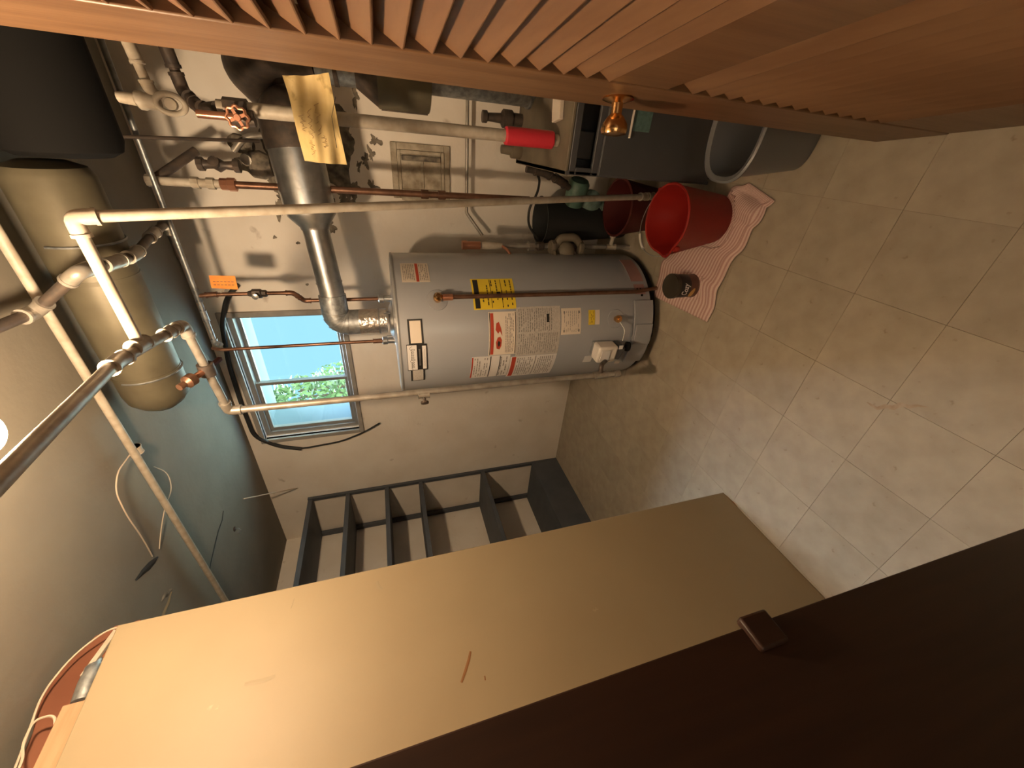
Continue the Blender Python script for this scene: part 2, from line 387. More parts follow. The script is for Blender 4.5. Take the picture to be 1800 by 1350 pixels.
# ---------------------------------------------------------------- bookcase in the alcove
bc = root('bookcase', (-2.62, 1.6, 0), 'slate grey painted open shelving against the left end of the back wall', 'bookcase')
BX0, BX1, BY0, BY1 = -2.845, -2.40, .95, 2.283
for y0, y1, x0, x1 in ((BY1-.022, BY1, BX1-.028, BX1), (BY1-.03, BY1, BX0, BX0+.035), (BY0, BY0+.022, BX0, BX1)):
    B(x0, x1, y0, y1, 0.0, 2.05).build('upright', M['shelf'], bc, bevel=.002)
for z in (2.035, 1.770, 1.482, 1.218, .694):
    B(BX0, BX1-.028, BY0+.022, BY1-.001, z-.011, z+.011).build('shelf', M['shelf'], bc, bevel=.002)
    B(BX1-.028, BX1-.004, BY0+.022, BY1-.022, z-.019, z+.012).build('shelf_edge', M['shelf'], bc, bevel=.002)
B(BX0, BX1-.002, BY0+.022, BY1-.022, .0, .245).build('base_box', M['shelf'], bc, bevel=.002)

# ================================================================ WATER HEATER
HX, HY, HR, HT = -.812, 1.83, .336, 1.30
wh = root('water_heater', (HX, HY, 0), 'tall grey cylindrical gas water heater covered in stickers', 'water heater')
MB().lathe((HX,HY,0), [(HR-.004,.055),(HR,.06),(HR,HT-.012),(HR-.002,HT-.006)], 96).build('jacket', M['jacket'], wh)
MB().lathe((HX,HY,0), [(HR+.001,HT-.010),(HR+.003,HT-.004),(HR,HT+.002),(HR-.03,HT+.006),(0,HT+.012)], 96).build('lid', M['lid'], wh)
MB().lathe((HX,HY,0), [(HR-.03,.022),(HR-.012,.024),(HR-.006,.056)], 64).build('base_pan', M['black'], wh)
for k in range(3):
    a = math.radians(-90+k*120); MB().lathe((HX+.27*math.cos(a),HY+.27*math.sin(a),0), [(.03,0),(.03,.024)], 14).build('foot', M['black'], wh)
def cyl_pt(th, z, off=0.0):
    a = math.radians(th); return V((HX + (HR+off)*math.sin(a), HY - (HR+off)*math.cos(a), z))
def patch(name, t0, t1, z0, z1, m, parent=wh, off=.0012, base=None, label=None):
    n = max(3, int(abs(t1-t0)/4)); g = [[cyl_pt(t0 + (t1-t0)*i/n, z, off-.001) for z in (z0, z1)] for i in range(n+1)]
    g2 = [[cyl_pt(t0 + (t1-t0)*i/n, z, off) for z in (z0, z1)] for i in range(n+1)]
    mb = MB(); k = n+1
    vs = [p for r in g for p in r] + [p for r in g2 for p in r]; fs = []
    for i in range(n):
        fs += [(2*i,2*i+1,2*i+3,2*i+2), (2*k+2*i,2*k+2*i+2,2*k+2*i+3,2*k+2*i+1), (2*i,2*i+2,2*k+2*i+2,2*k+2*i), (2*i+1,2*k+2*i+1,2*k+2*i+3,2*i+3)]
    fs += [(0,2*k,2*k+1,1),(2*n,2*n+1,2*k+2*n+1,2*k+2*n)]
    return mb.add(vs, fs).build(name, m, parent, fix=False, label=label)
def print_lines(parent, t0, t1, z0, z1, rows, m, vert=False, off=.0020, wd=.35, miss=.15):
    """rows of print: short bars of ink, joined into one part"""
    mb = MB(); dz = (z1-z0)/rows
    for i in range(rows):
        zc = z1 - dz*(i+.5); t = t1
        while t > t0 + .6:
            L = random.uniform(1.0, 3.2); e = max(t0, t-L)
            if random.random() > miss:
                a, b = cyl_pt(t, zc, off), cyl_pt(e, zc, off); h = V((0,0,dz*wd*.5))
                mb.add([a-h, b-h, b+h, a+h], [(0,1,2,3)])
            t = e - .5
    o = mb.build('print', m, parent, fix=False, smooth=False, kind='stuff'); return o
# stickers, from the top down
a = patch('sticker', 54.5, 74, 1.145, 1.262, M['cream'], label='cream sticker with a red band'); patch('band', 54.8, 73.6, 1.190, 1.202, M['redink'], a, .0020); print_lines(a, 56, 72.5, 1.207, 1.257, 7, M['inkg']); print_lines(a, 56, 72.5, 1.150, 1.188, 5, M['inkg'])
a = patch('sticker', 31.5, 56.5, .775, .970, M['yellow'], label='bright yellow warning sticker'); patch('band', 32.5, 55.5, .940, .962, M['ink'], a, .0020); print_lines(a, 33, 55, .780, .935, 7, M['ink'], wd=.22, miss=.45)
patch('band', 40, 45, .842, .856, M['ink'], a, .0022)
for z in (.885, .835): patch('rule', 32.5, 55.5, z, z+.002, M['ink'], a, .0020)
a = patch('sticker', -5.0, 29.5, .778, .908, M['cream'], label='white warning sticker with red pictures'); patch('band', -4.2, 28.6, .886, .900, M['redink'], a, .0020)
for z0_, z1_ in ((.902,.9045),(.781,.7835)): patch('rule', -4.5, 29, z0_, z1_, M['ink'], a, .0022)
print_lines(a, -3, 28, .790, .832, 6, M['inkg'])
# two red pictures: a burst and a hand shape, as flat prints
def cyl_poly(parent, pts, m, off=.0022):
    mb = MB(); vs = [cyl_pt(t, z, off) for t, z in pts]; mb.add(vs, [tuple(range(len(vs)))]); return mb.build('picture', m, parent, fix=False, smooth=False)
cyl_poly(a, [(21,.874),(16,.878),(13,.866),(15,.858),(11,.846),(17,.852),(22,.862)], M['redink'])
cyl_poly(a, [(10,.868),(6,.876),(1,.872),(0,.858),(3,.850),(8,.848),(10.5,.856)], M['redink'])
cyl_poly(a, [(7.5,.864),(5,.868),(2.5,.863),(3,.857),(6,.855)], M['ink'])
a = patch('sticker', -7.5, 32.5, .560, .777, M['greyp'], label='large instruction sheet of fine grey print')
print_lines(a, 13, 31, .600, .770, 16, M['inkg'], wd=.28); print_lines(a, -6, 11.5, .570, .770, 19, M['inkg'], wd=.28)
patch('band', 20, 26.5, .618, .630, M['ink'], a, .0024)
a = patch('sticker', -31, -5.6, .800, .985, M['paper'], label='white instruction sticker with black and red rules'); print_lines(a, -29, -7, .905, .975, 6, M['inkg'], miss=.3); print_lines(a, -29, -7, .81, .85, 3, M['inkg'], miss=.3)
for z, mm, h in ((.978,'redink',.006),(.893,'ink',.004),(.848,'ink',.003)): patch('band', -30.5, -6, z, z+h, M[mm], a, .0022)
a = patch('sticker', -34, -8.0, .560, .798, M['paper'], label='white sheet of print with a red stripe'); patch('band', -33, -8.4, .770, .790, M['redink'], a, .0022); print_lines(a, -32, -9.5, .68, .765, 8, M['inkg']); print_lines(a, -32, -9.5, .575, .66, 8, M['inkg'])
patch('band', -33, -8.4, .668, .671, M['inkg'], a, .0022)
a = patch('sticker', 9, 30.2, .452, .555, M['cream'], label='cream certificate sticker'); print_lines(a, 11, 28, .462, .545, 8, M['inkg'], wd=.18, miss=.2)
for t_, z_ in ((27,.54),(12,.54),(27,.462),(12,.462)): patch('dot', t_-1, t_+1, z_-.003, z_+.003, M['inkg'], a, .0022)
a = patch('sticker', 16, 28, .378, .412, M['yellow'], label='small yellow sticker'); patch('sticker_tail', 16, 28, .352, .376, M['cream'], wh); print_lines(a, 17, 27, .382, .408, 4, M['ink'], wd=.25)
patch('sticker', 52, 80, .078, .150, M['pink'], label='faded pink sticker')
a = patch('sticker', 40, 49, .082, .142, M['pink'], label='small pink tab sticker')
for t_, z_ in ((44.5,.126),(44.5,.108),(43.5,.09)): patch('dot', t_-.9, t_+.9, z_-.004, z_+.004, M['ink'], a, .0022)
# badge: a dark bordered strip with two white script plaques across it
patch('badge_border', -27, 26.8, 1.196, 1.258, M['ink'], off=.0014, label='black bordered name badge')
a = patch('badge_strip', 9.5, 25.6, 1.204, 1.250, M['cream'], off=.0030)
patch('badge_strip', -26, -13.5, 1.204, 1.250, M['greyp'], off=.0030)
a = patch('badge_plate', -13.6, 8.8, 1.226, 1.270, M['ink'], off=.0050); b_ = patch('badge_face', -12.8, 8.2, 1.228, 1.268, M['paper'], off=.0066)
a2 = patch('badge_plate', -13.6, 8.8, 1.186, 1.206, M['ink'], off=.0050); b2_ = patch('badge_face', -12.2, 7.4, 1.189, 1.205, M['paper'], off=.0066)
patch('badge_bar', -9, 5, 1.212, 1.220, M['galv'], off=.0050)
# script on the badge: flowing pen loops
pts = []
for i in range(140):
    u = i/139; tt = 6.2 - u*17.5; amp = .010 if (u < .12 or .55 < u < .64) else .0055
    pts.append(cyl_pt(tt + 1.1*math.cos(u*2*math.pi*8.5), 1.247 + amp*math.sin(u*2*math.pi*8.5), .0072))
MB().tube(pts, .0007, 5).build('script', M['ink'], b_)
MB().tube([cyl_pt(5-u*.9, 1.1965+.0014*math.sin(u*2.2), .0072) for u in range(17)], .0005, 4).build('script', M['inkg'], b2_)
# T&P valve boss, valve and discharge tube
def disc(th, z, r, h, m, name, off0=-.002, seg=28, prof=None):
    a = math.radians(th); n = V((math.sin(a), -math.cos(a), 0)); c0 = cyl_pt(th, z, 0)
    return MB().lathe(c0, prof or [(r,off0),(r,h*.6),(r*.85,h),(0,h)], seg, n).build(name, m, wh)
disc(40, 1.125, .040, .006, M['jacket'], 'valve_boss', prof=[(.048,-.006),(.044,.001),(.030,.003),(0,.003)])
disc(40, 1.125, .017, .03, M['brass'], 'relief_valve', prof=[(.014,0),(.014,.018),(.019,.020),(.019,.040),(.013,.046),(.009,.056),(0,.056)])
n40 = V((math.sin(math.radians(40)), -math.cos(math.radians(40)), 0))
tp = cyl_pt(40, 1.125, .030)
pe = P(1153, 507, 1, 1.545)
pth = fillet([tp, tp + V((0,0,-.045)), V((tp.x+.002, tp.y, .16)), V((pe.x, tp.y, .045))], .02)
MB().tube(pth, .0095, 12).build('discharge_tube', M['copper'], wh)
MB().tube([tp+V((0,0,-.02)), tp+V((0,0,-.062))], .014, 12).build('tube_collar', M['coppern'], wh)
# drain valve, gas control, burner door
disc(20, .262, .04, .01, M['jacket'], 'drain_boss', prof=[(.050,-.008),(.044,.001),(.026,.002),(0,.002)])
disc(20, .262, .012, .03, M['brass'], 'drain_valve', prof=[(.013,0),(.013,.016),(.018,.018),(.018,.028),(.008,.030),(.008,.044),(0,.044)])
def rad_box(th, z, w_, h_, d0, d1, mname, name, bev=.004, tilt=0):
    a = math.radians(th); n = V((math.sin(a), -math.cos(a), 0)); t_ = V((math.cos(a), math.sin(a), 0)); zz = V((0,0,1))
    if tilt: R = Matrix.Rotation(math.radians(tilt), 3, n); t_ = R @ t_; zz = R @ zz
    c0 = cyl_pt(th, z, (d0+d1)/2); return MB().obox(c0, t_*(w_/2), n*((d1-d0)/2), zz*(h_/2)).build(name, M[mname], wh, bevel=bev)
gt = -4
rad_box(gt, .330, .088, .104, .018, .085, 'white', 'gas_control', .010)
rad_box(gt, .345, .060, .050, .085, .090, 'paper', 'control_face', .002)
rad_box(gt, .336, .070, .085, -.004, .018, 'galv', 'control_mount', .003)
rad_box(gt, .262, .072, .040, .012, .078, 'boiler', 'control_base', .006, -18)
an = math.radians(gt); ng = V((math.sin(an), -math.cos(an), 0)); tg = V((math.cos(an), math.sin(an), 0))
MB().lathe(cyl_pt(gt+3, .215, .045), [(.022,0),(.024,.006),(.024,.02),(.018,.026),(0,.026)], 20, V((0,0,-1))+ng*.5).build('control_knob', M['black'], wh)
rad_box(gt+5, .263, .020, .022, .078, .081, 'paper', 'control_tag', .001)
rad_box(gt-7, .258, .018, .030, .078, .081, 'paper', 'control_tag', .001)
patch('sticker', -21, -13.5, .352, .398, M['paper'], label='small white triangle label')
# lower shroud
n_ = 10
g = [[cyl_pt(-22 + 56*i/n_, z, .010) for z in (.058, .165)] for i in range(n_+1)]
MB().sheet(g, .010).build('burner_door', M['jacket'], wh, bevel=.0015)
g = [[cyl_pt(-2 + 17*i/4, z, .020) for z in (.062, .158)] for i in range(5)]
MB().sheet(g, .009).build('inner_door', M['jacket'], wh, bevel=.0015)
disc(39, .105, .006, .004, M['black'], 'screw')
disc(-14, .13, .005, .013, M['inkg'], 'screw')
MB().tube(fillet([cyl_pt(20,.262,.02), cyl_pt(12,.235,.05), cyl_pt(4,.24,.05)], .02), .0025, 6).build('ignitor_wire', M['galv'], wh)
# nipples and flue collar on the lid
N1 = V((-.700, 1.885, HT)); N2 = V((-.885, 1.800, HT))
for q in (N1, N2):
    MB().lathe((q.x,q.y,HT), [(.030,.000),(.030,.010),(.016,.014),(.015,.045),(.020,.047),(.020,.068),(.014,.072)], 18).build('nipple', M['galv'], wh)
MB().lathe((HX+.02,HY,HT), [(.095,.002),(.098,.012),(.070,.026),(.058,.030)], 32).build('draft_hood', M['galv'], wh)
for k in range(3):
    a_ = math.radians(200+k*120); q = V((HX+.02+.075*math.cos(a_), HY+.075*math.sin(a_), HT+.004)); MB().tube([q, q+V((0,0,.045))], .004, 6).build('hood_leg', M['galv'], wh)

# ---- vent from the heater, running right into the chimney
vf = root('heater_vent_pipe', (HX+.02, HY, HT+.05), 'galvanised vent pipe bending from the water heater top to the chimney', 'vent pipe')
ZV = 1.565
v0 = V((HX+.02, HY, HT+.04)); 
MB().tube([v0, V((v0.x, v0.y, 1.465))], .060, 28).build('foil_wrap', M['foil'], vf, label='crinkled foil taped section')
MB().tube([V((v0.x,v0.y,1.372)), V((v0.x,v0.y,1.380))], .0625, 28).build('band', M['galv'], vf)
el = fillet([V((v0.x,v0.y,1.455)), V((v0.x,v0.y,ZV)), V((-.66,1.845,ZV+.004))], .085, 4)
MB().tube(el, .0585, 28).build('elbow', M['galvrough'], vf)
for i in (1, 2, 3, 4, 5):
    d_ = (el[i+1]-el[i]).normalized() if i+1 < len(el) else (el[i]-el[i-1]).normalized()
    MB().tube([el[i]-d_*.0025, el[i]+d_*.0025], .0605, 28).build('seam', M['galv'], vf)
A0 = V((-.67,1.845,ZV+.002)); A1 = V((-.385,1.885,1.592))
MB().tube([A0, A1], .053, 28).build('straight_pipe', M['galv'], vf)
MB().tube([A0.lerp(A1,.22), A0.lerp(A1,.24)], .0555, 28).build('band', M['galv'], vf)
ADir = (A1-A0).normalized(); sq = A0.lerp(A1,.5)
A2 = A1 + ADir*.055; A3 = A1 + ADir*.30
MB().tube([A1, A1+ADir*.012, A2, A2+ADir*.02], [.056,.058,.094,.096], 32).build('reducer', M['galv'], vf)
MB().tube([A2+ADir*.018, A3], .098, 32).build('wide_collar', M['galv'], vf)
for t_ in (.0, .30): q = A2.lerp(A3, t_)+ADir*.02; MB().tube([q-ADir*.004, q+ADir*.004], .1005, 32).build('band', M['galv'], vf)
# black breeching behind it, going into the wall
br = root('chimney_breeching', (-.05, 2.1, 1.45), 'black sooty breeching pipe entering the chimney behind the tan tag', 'vent pipe')
q0 = A3 - ADir*.01
MB().tube(fillet([q0, q0+ADir*.10, V((.02, 2.10, 1.62)), V((.0, 2.283, 1.60))], .06, 5), .103, 28).build('pipe', M['blackpipe'], br)
mb = MB(); mb.tube(fillet([V((.21,1.92,1.50)), V((.21,1.93,1.66)), V((.16,2.08,1.76)), V((.10,2.283,1.74))], .07, 5), .083, 28).build('branch', M['blackpipe'], br)
MB().lathe((0,2.283,1.60), [(.125,-.008),(.125,.002),(.10,.004)], 28, (0,-1,0)).build('wall_collar', M['blackpipe'], br)

# ---- soot and broken mortar on the chimney wall (relief on the wall)
def blot(cx, cz, rx, rz, m, seed, n=26, jag=.45, parent=wb, th=.004, name='plaster_patch'):
    rnd = random.Random(seed); ph = [rnd.uniform(0,6.28) for _ in range(4)]; vs = [V((cx, YB-th, cz))]; rim = []
    for k in range(n):
        a = 2*math.pi*k/n; q = 1 - jag*(.5+.5*math.sin(a*2+ph[0])*.4+.25*math.sin(a*3+ph[1])+.2*math.sin(a*5+ph[2])+.12*math.sin(a*9+ph[3])+.12*rnd.uniform(-1,1)); rim.append(V((cx+rx*q*math.cos(a), YB-.0008, cz+rz*q*math.sin(a)))); vs.append(V((cx+rx*q*.8*math.cos(a), YB-th, cz+rz*q*.8*math.sin(a))))
    vs += rim; fs = []
    for k in range(n):
        k2 = (k+1) % n; fs.append((0, 1+k2, 1+k)); fs.append((1+k, 1+k2, 1+n+k2, 1+n+k))
    return MB().add(vs, fs).build(name, m, parent, fix=True, smooth=False)
blot(-.06, 1.60, .27, .22, M['soot'], 1, n=90, jag=.35)
for cx_, cz_ in ((-.30,1.50),(-.34,1.56),(-.27,1.44),(-.33,1.47),(-.36,1.72),(-.33,1.78),(-.38,1.80)):
    blot(cx_, cz_, random.uniform(.03,.06), random.uniform(.03,.05), M['soot'], int(cx_*-1000), n=34, jag=.8, th=.0022)
for k_ in range(26):
    a_ = random.uniform(0, 6.28); rr_ = random.uniform(.15, .36)
    blot(-.09 + rr_*1.05*math.cos(a_), 1.58 + rr_*.85*math.sin(a_), random.uniform(.025,.065), random.uniform(.018,.045), M['soot'], 60+k_, n=34, jag=.8, th=.0018 + .0003*(k_ % 5))
for i, (x_, y_, s_) in enumerate(((483,417,.010),(524,427,.010),(540,500,.009),(610,330,.02),(660,340,.012))):
    q = P(x_, y_, 1, YB); blot(q.x, q.z, s_, s_*1.3, M['soot'], 20+i, n=12, th=.0016)
blot(-.30, 1.13, .035, .12, M['paint'], 12, jag=.6, th=.003)
blot(-.30, .84, .018, .05, M['paint'], 13, jag=.4, th=.003)
# ---- cast clean-out door
cd = root('cleanout_door', (-.175, YB, .95), 'small pale flaking cast metal clean-out door set in the chimney wall', 'clean-out door')
X0, X1, Z0, Z1 = -.30, -.05, .955, 1.248
frame(MB(), X0, X1, Z0, Z1, YB-.014, YB-.001, .030).build('frame', M['paint'], cd, bevel=.003)
frame(MB(), X0+.030, X1-.030, Z0+.030, Z1-.030, YB-.022, YB-.002, .016).build('rim', M['paint'], cd, bevel=.003)
B(X0+.046, X1-.046, YB-.016, YB-.002, Z0+.046, Z1-.046).build('door_plate', M['paint'], cd, bevel=.003)
B(X0+.05, X1-.07, YB-.022, YB-.016, 1.09, 1.106).build('rib', M['paint'], cd, bevel=.002)
B(X1-.075, X1-.052, YB-.030, YB-.016, Z0+.05, Z1-.05).build('hinge', M['soot'], cd, bevel=.003)

# ================================================================ PIPES
def run(name, label, pts, r, m, cat='pipe', fit=None, rad=.03, elbows=True, couplings=(), cr=1.32, seg=16, group=None):
    pts = [V(p) for p in pts]; zmin = min(pts, key=lambda q: q.z)
    rt = root(name, zmin, label, cat, group); fm = fit or m
    MB().tube(fillet(pts, rad, 5), r, seg).build('pipe', m, rt)
    if elbows:
        for i in range(1, len(pts)-1):
            a, b, c_ = pts[i-1], pts[i], pts[i+1]; L = min(r*2.8, (a-b).length*.45, (c_-b).length*.45)
            if L < r*.8: continue
            da = (a-b).normalized(); dc = (c_-b).normalized()
            pa = b+da*L; pc = b+dc*L; mid = fillet([pa, b, pc], L*.8, 5)
            MB().tube(mid, r*cr, seg).build('elbow', fm, rt)
            MB().tube([pa-da*r*.15, pa+da*r*.45], r*cr*1.12, seg).build('collar', fm, rt); MB().tube([pc-dc*r*.15, pc+dc*r*.45], r*cr*1.12, seg).build('collar', fm, rt)
    for q, d, L in couplings:
        q = V(q); d = V(d).normalized(); MB().tube([q-d*L/2, q+d*L/2], r*cr, seg).build('coupling', fm, rt)
        for e in (-1,1): MB().tube([q+d*(e*L/2-r*.3*e), q+d*e*L/2], r*cr*1.12, seg).build('collar', fm, rt)
    return rt
# gas line: over the lamp, tee, across, and down beside the heater
ZG = 1.90
g0 = V((-.503, .20, ZG)); gA = P(203, 637, 2, ZG); g0 = P(0, 842, 2, 1.79); g0 = g0 + (g0-gA).normalized()*.28; gB = P(322, 571, 2, ZG); gC = P(402, 722, 2, ZG)
gTee = P(245, 606, 2, ZG)
gC = V((gB.x-.30, gB.y+.02, ZG)) if False else gC
gx, gy = gC.x, gC.y
r_ = .0125
gp = run('gas_pipe', 'grey iron gas pipe coming overhead past the bulb and dropping left of the water heater',
   [g0, gA, gB, gC, V((gx, gy, P(1088,657,1,gy).z))], r_, M['pipe'], couplings=[(gTee, gB-gA, .055), (gA.lerp(gB,.72), gB-gA, .04), (P(745,693,1,gy), (0,0,1), .045)])
zt = P(1055, 660, 1, gy).z
MB().tube([V((gx,gy,zt-.035)), V((gx,gy,zt+.035))], r_*1.35, 16).build('tee', M['pipe'], gp)
MB().tube([V((gx,gy,P(1088,657,1,gy).z)), V((gx,gy,P(1088,657,1,gy).z+.03))], r_*1.3, 16).build('cap', M['pipe'], gp)
gv = cyl_pt(gt-8, .30, .05)
MB().tube(fillet([V((gx,gy,zt)), V((gx+.05,gy+.01,zt)), gv+V((0,-.0,0))], .02), .011, 12).build('branch', M['blackpipe'], gp)
MB().lathe(P(745,693,1,gy), [(.006,0),(.006,.03),(.016,.032),(.016,.040),(0,.042)], 12, (-.6,-.8,0)).build('valve_handle', M['blackpipe'], gp)
# side cock with brass body and flag tag
gm = gB.lerp(gC, .47)
sc_ = root('gas_cock', gm+V((0,0,-.05)), 'brassy gas cock with a reddish lever on the overhead cross pipe', 'valve')
MB().tube([gm, gm+V((.0,-.05,.02))], .010, 12).build('stem', M['coppern'], sc_)
MB().lathe(gm+V((0,-.045,.018)), [(.012,0),(.020,.008),(.020,.03),(.010,.040),(.010,.06)], 14, (0,-1,.4)).build('body', M['copper'], sc_)
MB().obox(gm+V((-.005,.045,-.004)), (.006,0,0), (0,.035,-.01), (0,.002,.007)).build('lever', M['darkred'], sc_, bevel=.002)
MB().tube([gm-V((.02,0,0)), gm+V((.02,0,0))], .023, 14).build('tee', M['blackpipe'], sc_)
# pipe from the tee along under the tank then straight down to the bucket
c0 = gTee; c1 = P(127, 382, 2, ZG+.012)
vb = P(1150, 345, 1, 1.66)
run('condensate_pipe', 'long pale iron pipe dropping from the ceiling to behind the red bucket', [c0, c1, vb], .0118, M['pipew'],
    rad=.02, couplings=[(c1.lerp(vb,.957), vb-c1, .04), (c1.lerp(vb,.985), vb-c1, .04)])
# overhead pipe A just under the ceiling
pa = P(0,450,2,2.25); pb = P(392,1053,2,2.25)
run('ceiling_pipe', 'straight pale pipe strapped under the ceiling running over the tank to the left', [V((.75, 1.345, 2.252)), V((-2.84,1.365,2.252))], .0125, M['pipew'], elbows=False,
    couplings=[(P(240,790,2,2.252), (1,0,0), .03)])
# branch with three elbows weaving under the ceiling from the lamp side to the wall
pp = [V((-.41, .45, 2.21)), P(62,548,2,2.205), P(138,478,2,2.06), P(200,462,2,2.055), P(237,448,2,2.06), P(268,412,2,2.10), P(292,392,2,2.14), P(318,455,2,2.14)]
run('crooked_pipe', 'dark iron pipe zigzagging with elbows under the tank', pp, .0135, M['blackpipe'], fit=M['pipe'], rad=.02)
# thin run along the ceiling edge
ya = 1.86
wa = P(215,190,1,ya); tee = P(347,520,1,ya); wa = V((.45, ya, tee.z)); we = P(378,603,1,ya)
cold = run('cold_water_pipe', 'thin galvanised water pipe running along under the ceiling to the tagged valve', [wa, V((tee.x,ya,tee.z)), V((we.x,ya,tee.z)), V((we.x,ya-.02,tee.z-.03))], .0085, M['galvrough'], rad=.015,
    couplings=[((tee.x,ya,tee.z),(1,0,0),.05), ((tee.x-.09,ya,tee.z),(1,0,0),.05)])
# tagged branch down to the heater
t0 = V((tee.x, ya, tee.z)); t1 = V((tee.x-.0, ya-.01, 1.955)); xs = P(505,515,1,ya)
k0 = V((xs.x, ya, 1.90)); k1 = V((xs.x, ya, xs.z-.01)); k2 = V((N1.x, 1.885, k1.z-.03))
hp = run('heater_inlet_pipe', 'copper inlet pipe with a valve dropping into the water heater top', [t0, V((t0.x,ya,2.08)), V((xs.x,ya,2.04)), V((xs.x,ya,P(515,517,1,ya).z)), V((N1.x,1.885,P(535,527,1,1.885).z)), V((N1.x,N1.y,HT+.06))], .0085, M['copper'], rad=.012)
vz = P(440,515,1,ya)
MB().lathe((xs.x,ya,P(470,515,1,ya).z), [(.010,-.0),(.016,.005),(.016,.02),(.021,.025),(.021,.055),(.016,.06),(.010,.075)], 8).build('union', M['blackpipe'], hp)
MB().lathe((xs.x,ya-.01,P(452,515,1,ya).z), [(.005,0),(.005,.022),(.013,.024),(.013,.031),(.006,.033)], 10, (0,-1,0)).build('valve_handle', M['galv'], hp)
# orange tag
ot = [P(367,484,1,1.775), P(413,485,1,1.775), P(419,509,1,1.775), P(372,506,1,1.775)]
mb = MB(); n_ = V((0,-.0012,0)); mb.add(ot + [q+n_ for q in ot], [(0,1,2,3),(7,6,5,4),(0,4,5,1),(1,5,6,2),(2,6,7,3),(3,7,4,0)])
o = tag(mb.build('orange_tag', M['orange'], smooth=False), 'small bright orange card tag hanging on the water pipe above the window corner', 'tag')
mb = MB()
cc = (ot[0]+ot[1]+ot[2]+ot[3])/4 + V((0,-.0016,0)); ex = (ot[1]-ot[0])*.5; ey = (ot[3]-ot[0])*.5
for i in range(6):
    for s_ in (-1, 1):
        a_ = cc + ex*(-.8+i*.28) + ey*(.25*s_+.1); mb.add([a_, a_+ex*.2, a_+ex*.2+ey*.12, a_+ey*.12], [(0,1,2,3)])
mb.build('print', M['copper'], o, smooth=False, fix=False)
MB().tube([ot[3].lerp(ot[2],.5), V((xs.x+.01, ya-.012, 2.0))], .0012, 5).build('string', M['wire'], o)
# second copper into the heater
yh = 1.80
h0 = V((we.x, ya-.02, tee.z-.03))
hk = P(372,612,1,yh)
run('heater_outlet_pipe', 'thin copper outlet pipe crossing in front of the window to the heater', [V((N2.x, yh+.02, hk.z+.005)), V((N2.x, yh, hk.z-.03)), V((N2.x, yh, HT+.06))], .0075, M['copper'], rad=.012, elbows=False,
    couplings=[((N2.x,yh,HT+.09),(0,0,1),.05)], cr=1.5)
# main riser with big bronze valves, right side of the photograph: down to the boiler, red sleeve at its foot
rs = run('boiler_riser', 'stout bare iron riser ending in a red wrapped sleeve on the boiler', [V((.014,1.56,P(385,195,1,1.56).z)), V((.014,1.56,.667))], .0195, M['pipew'], elbows=False)
MB().tube([V((.014,1.56,P(887,240,1,1.56).z)), V((.014,1.56,P(972,245,1,1.56).z))], .029, 24).build('red_sleeve', M['redfoam'], rs, bevel=.006, label='bright red wrapped sleeve')
zA = P(440,205,1,1.56).z
MB().tube([V((.014,1.56,zA+.0)), V((.014,1.56,zA+.06))], .027, 8).build('union', M['blackpipe'], rs)
# copper wheel valve
wv = P(420,207,1,1.50); wr = root('wheel_valve', wv+V((0,0,-.03)), 'coppery round handwheel valve high on the riser, right of the white valve', 'valve')
mb = MB(); ring = []
for k in range(36):
    a_ = 2*math.pi*k/36; rr = .026 + .0027*math.cos(8*a_); ring.append(wv + V((rr*math.cos(a_), -.015, rr*math.sin(a_))))
mb.tube(ring, .0042, 8, closed=True).build('handwheel', M['coppern'], wr)
mb = MB()
for k in range(4):
    a_ = math.pi*k/2+.4; mb.obox(wv+V((.014*math.cos(a_), -.0145, .014*math.sin(a_))), (.013*math.cos(a_),0,.013*math.sin(a_)), (0,.0025,0), (-.004*math.sin(a_),0,.004*math.cos(a_)))
mb.build('spokes', M['coppern'], wr)
MB().lathe(wv+V((0,-.021,0)), [(.008,0),(.010,.005),(.005,.009),(.005,.06)], 14, (0,1,0)).build('stem', M['coppern'], wr)
MB().tube([wv+V((-.0,.03,.012)), wv+V((0,.03,.11))], .0105, 14).build('tail_pipe', M['coppern'], wr)
MB().tube([wv+V((0,.045,-.03)), wv+V((0,.045,.03))], .021, 12).build('valve_body', M['blackpipe'], wr)
# white wheel valve (pale handle)
wv = P(300,183,1,1.42); wr = root('pale_valve', wv+V((0,0,-.03)), 'pale painted valve with an open oval handle near the ceiling', 'valve')
ring = [wv + V((.021*math.cos(2*math.pi*k/28), -.008*math.sin(2*math.pi*k/28), .029*math.sin(2*math.pi*k/28))) for k in range(28)]
MB().tube(ring, .0070, 10, closed=True).build('handle', M['pipew'], wr)
MB().lathe(wv+V((0,.004,.024)), [(.015,0),(.018,.008),(.018,.028),(.021,.032),(.021,.044),(.014,.05),(.012,.085)], 10, (.05,.0,1)).build('body', M['pipew'], wr)
MB().lathe(wv+V((0,.003,0)), [(.013,-.006),(.015,0),(.013,.009)], 14, (0,1,0)).build('hub', M['pipew'], wr)
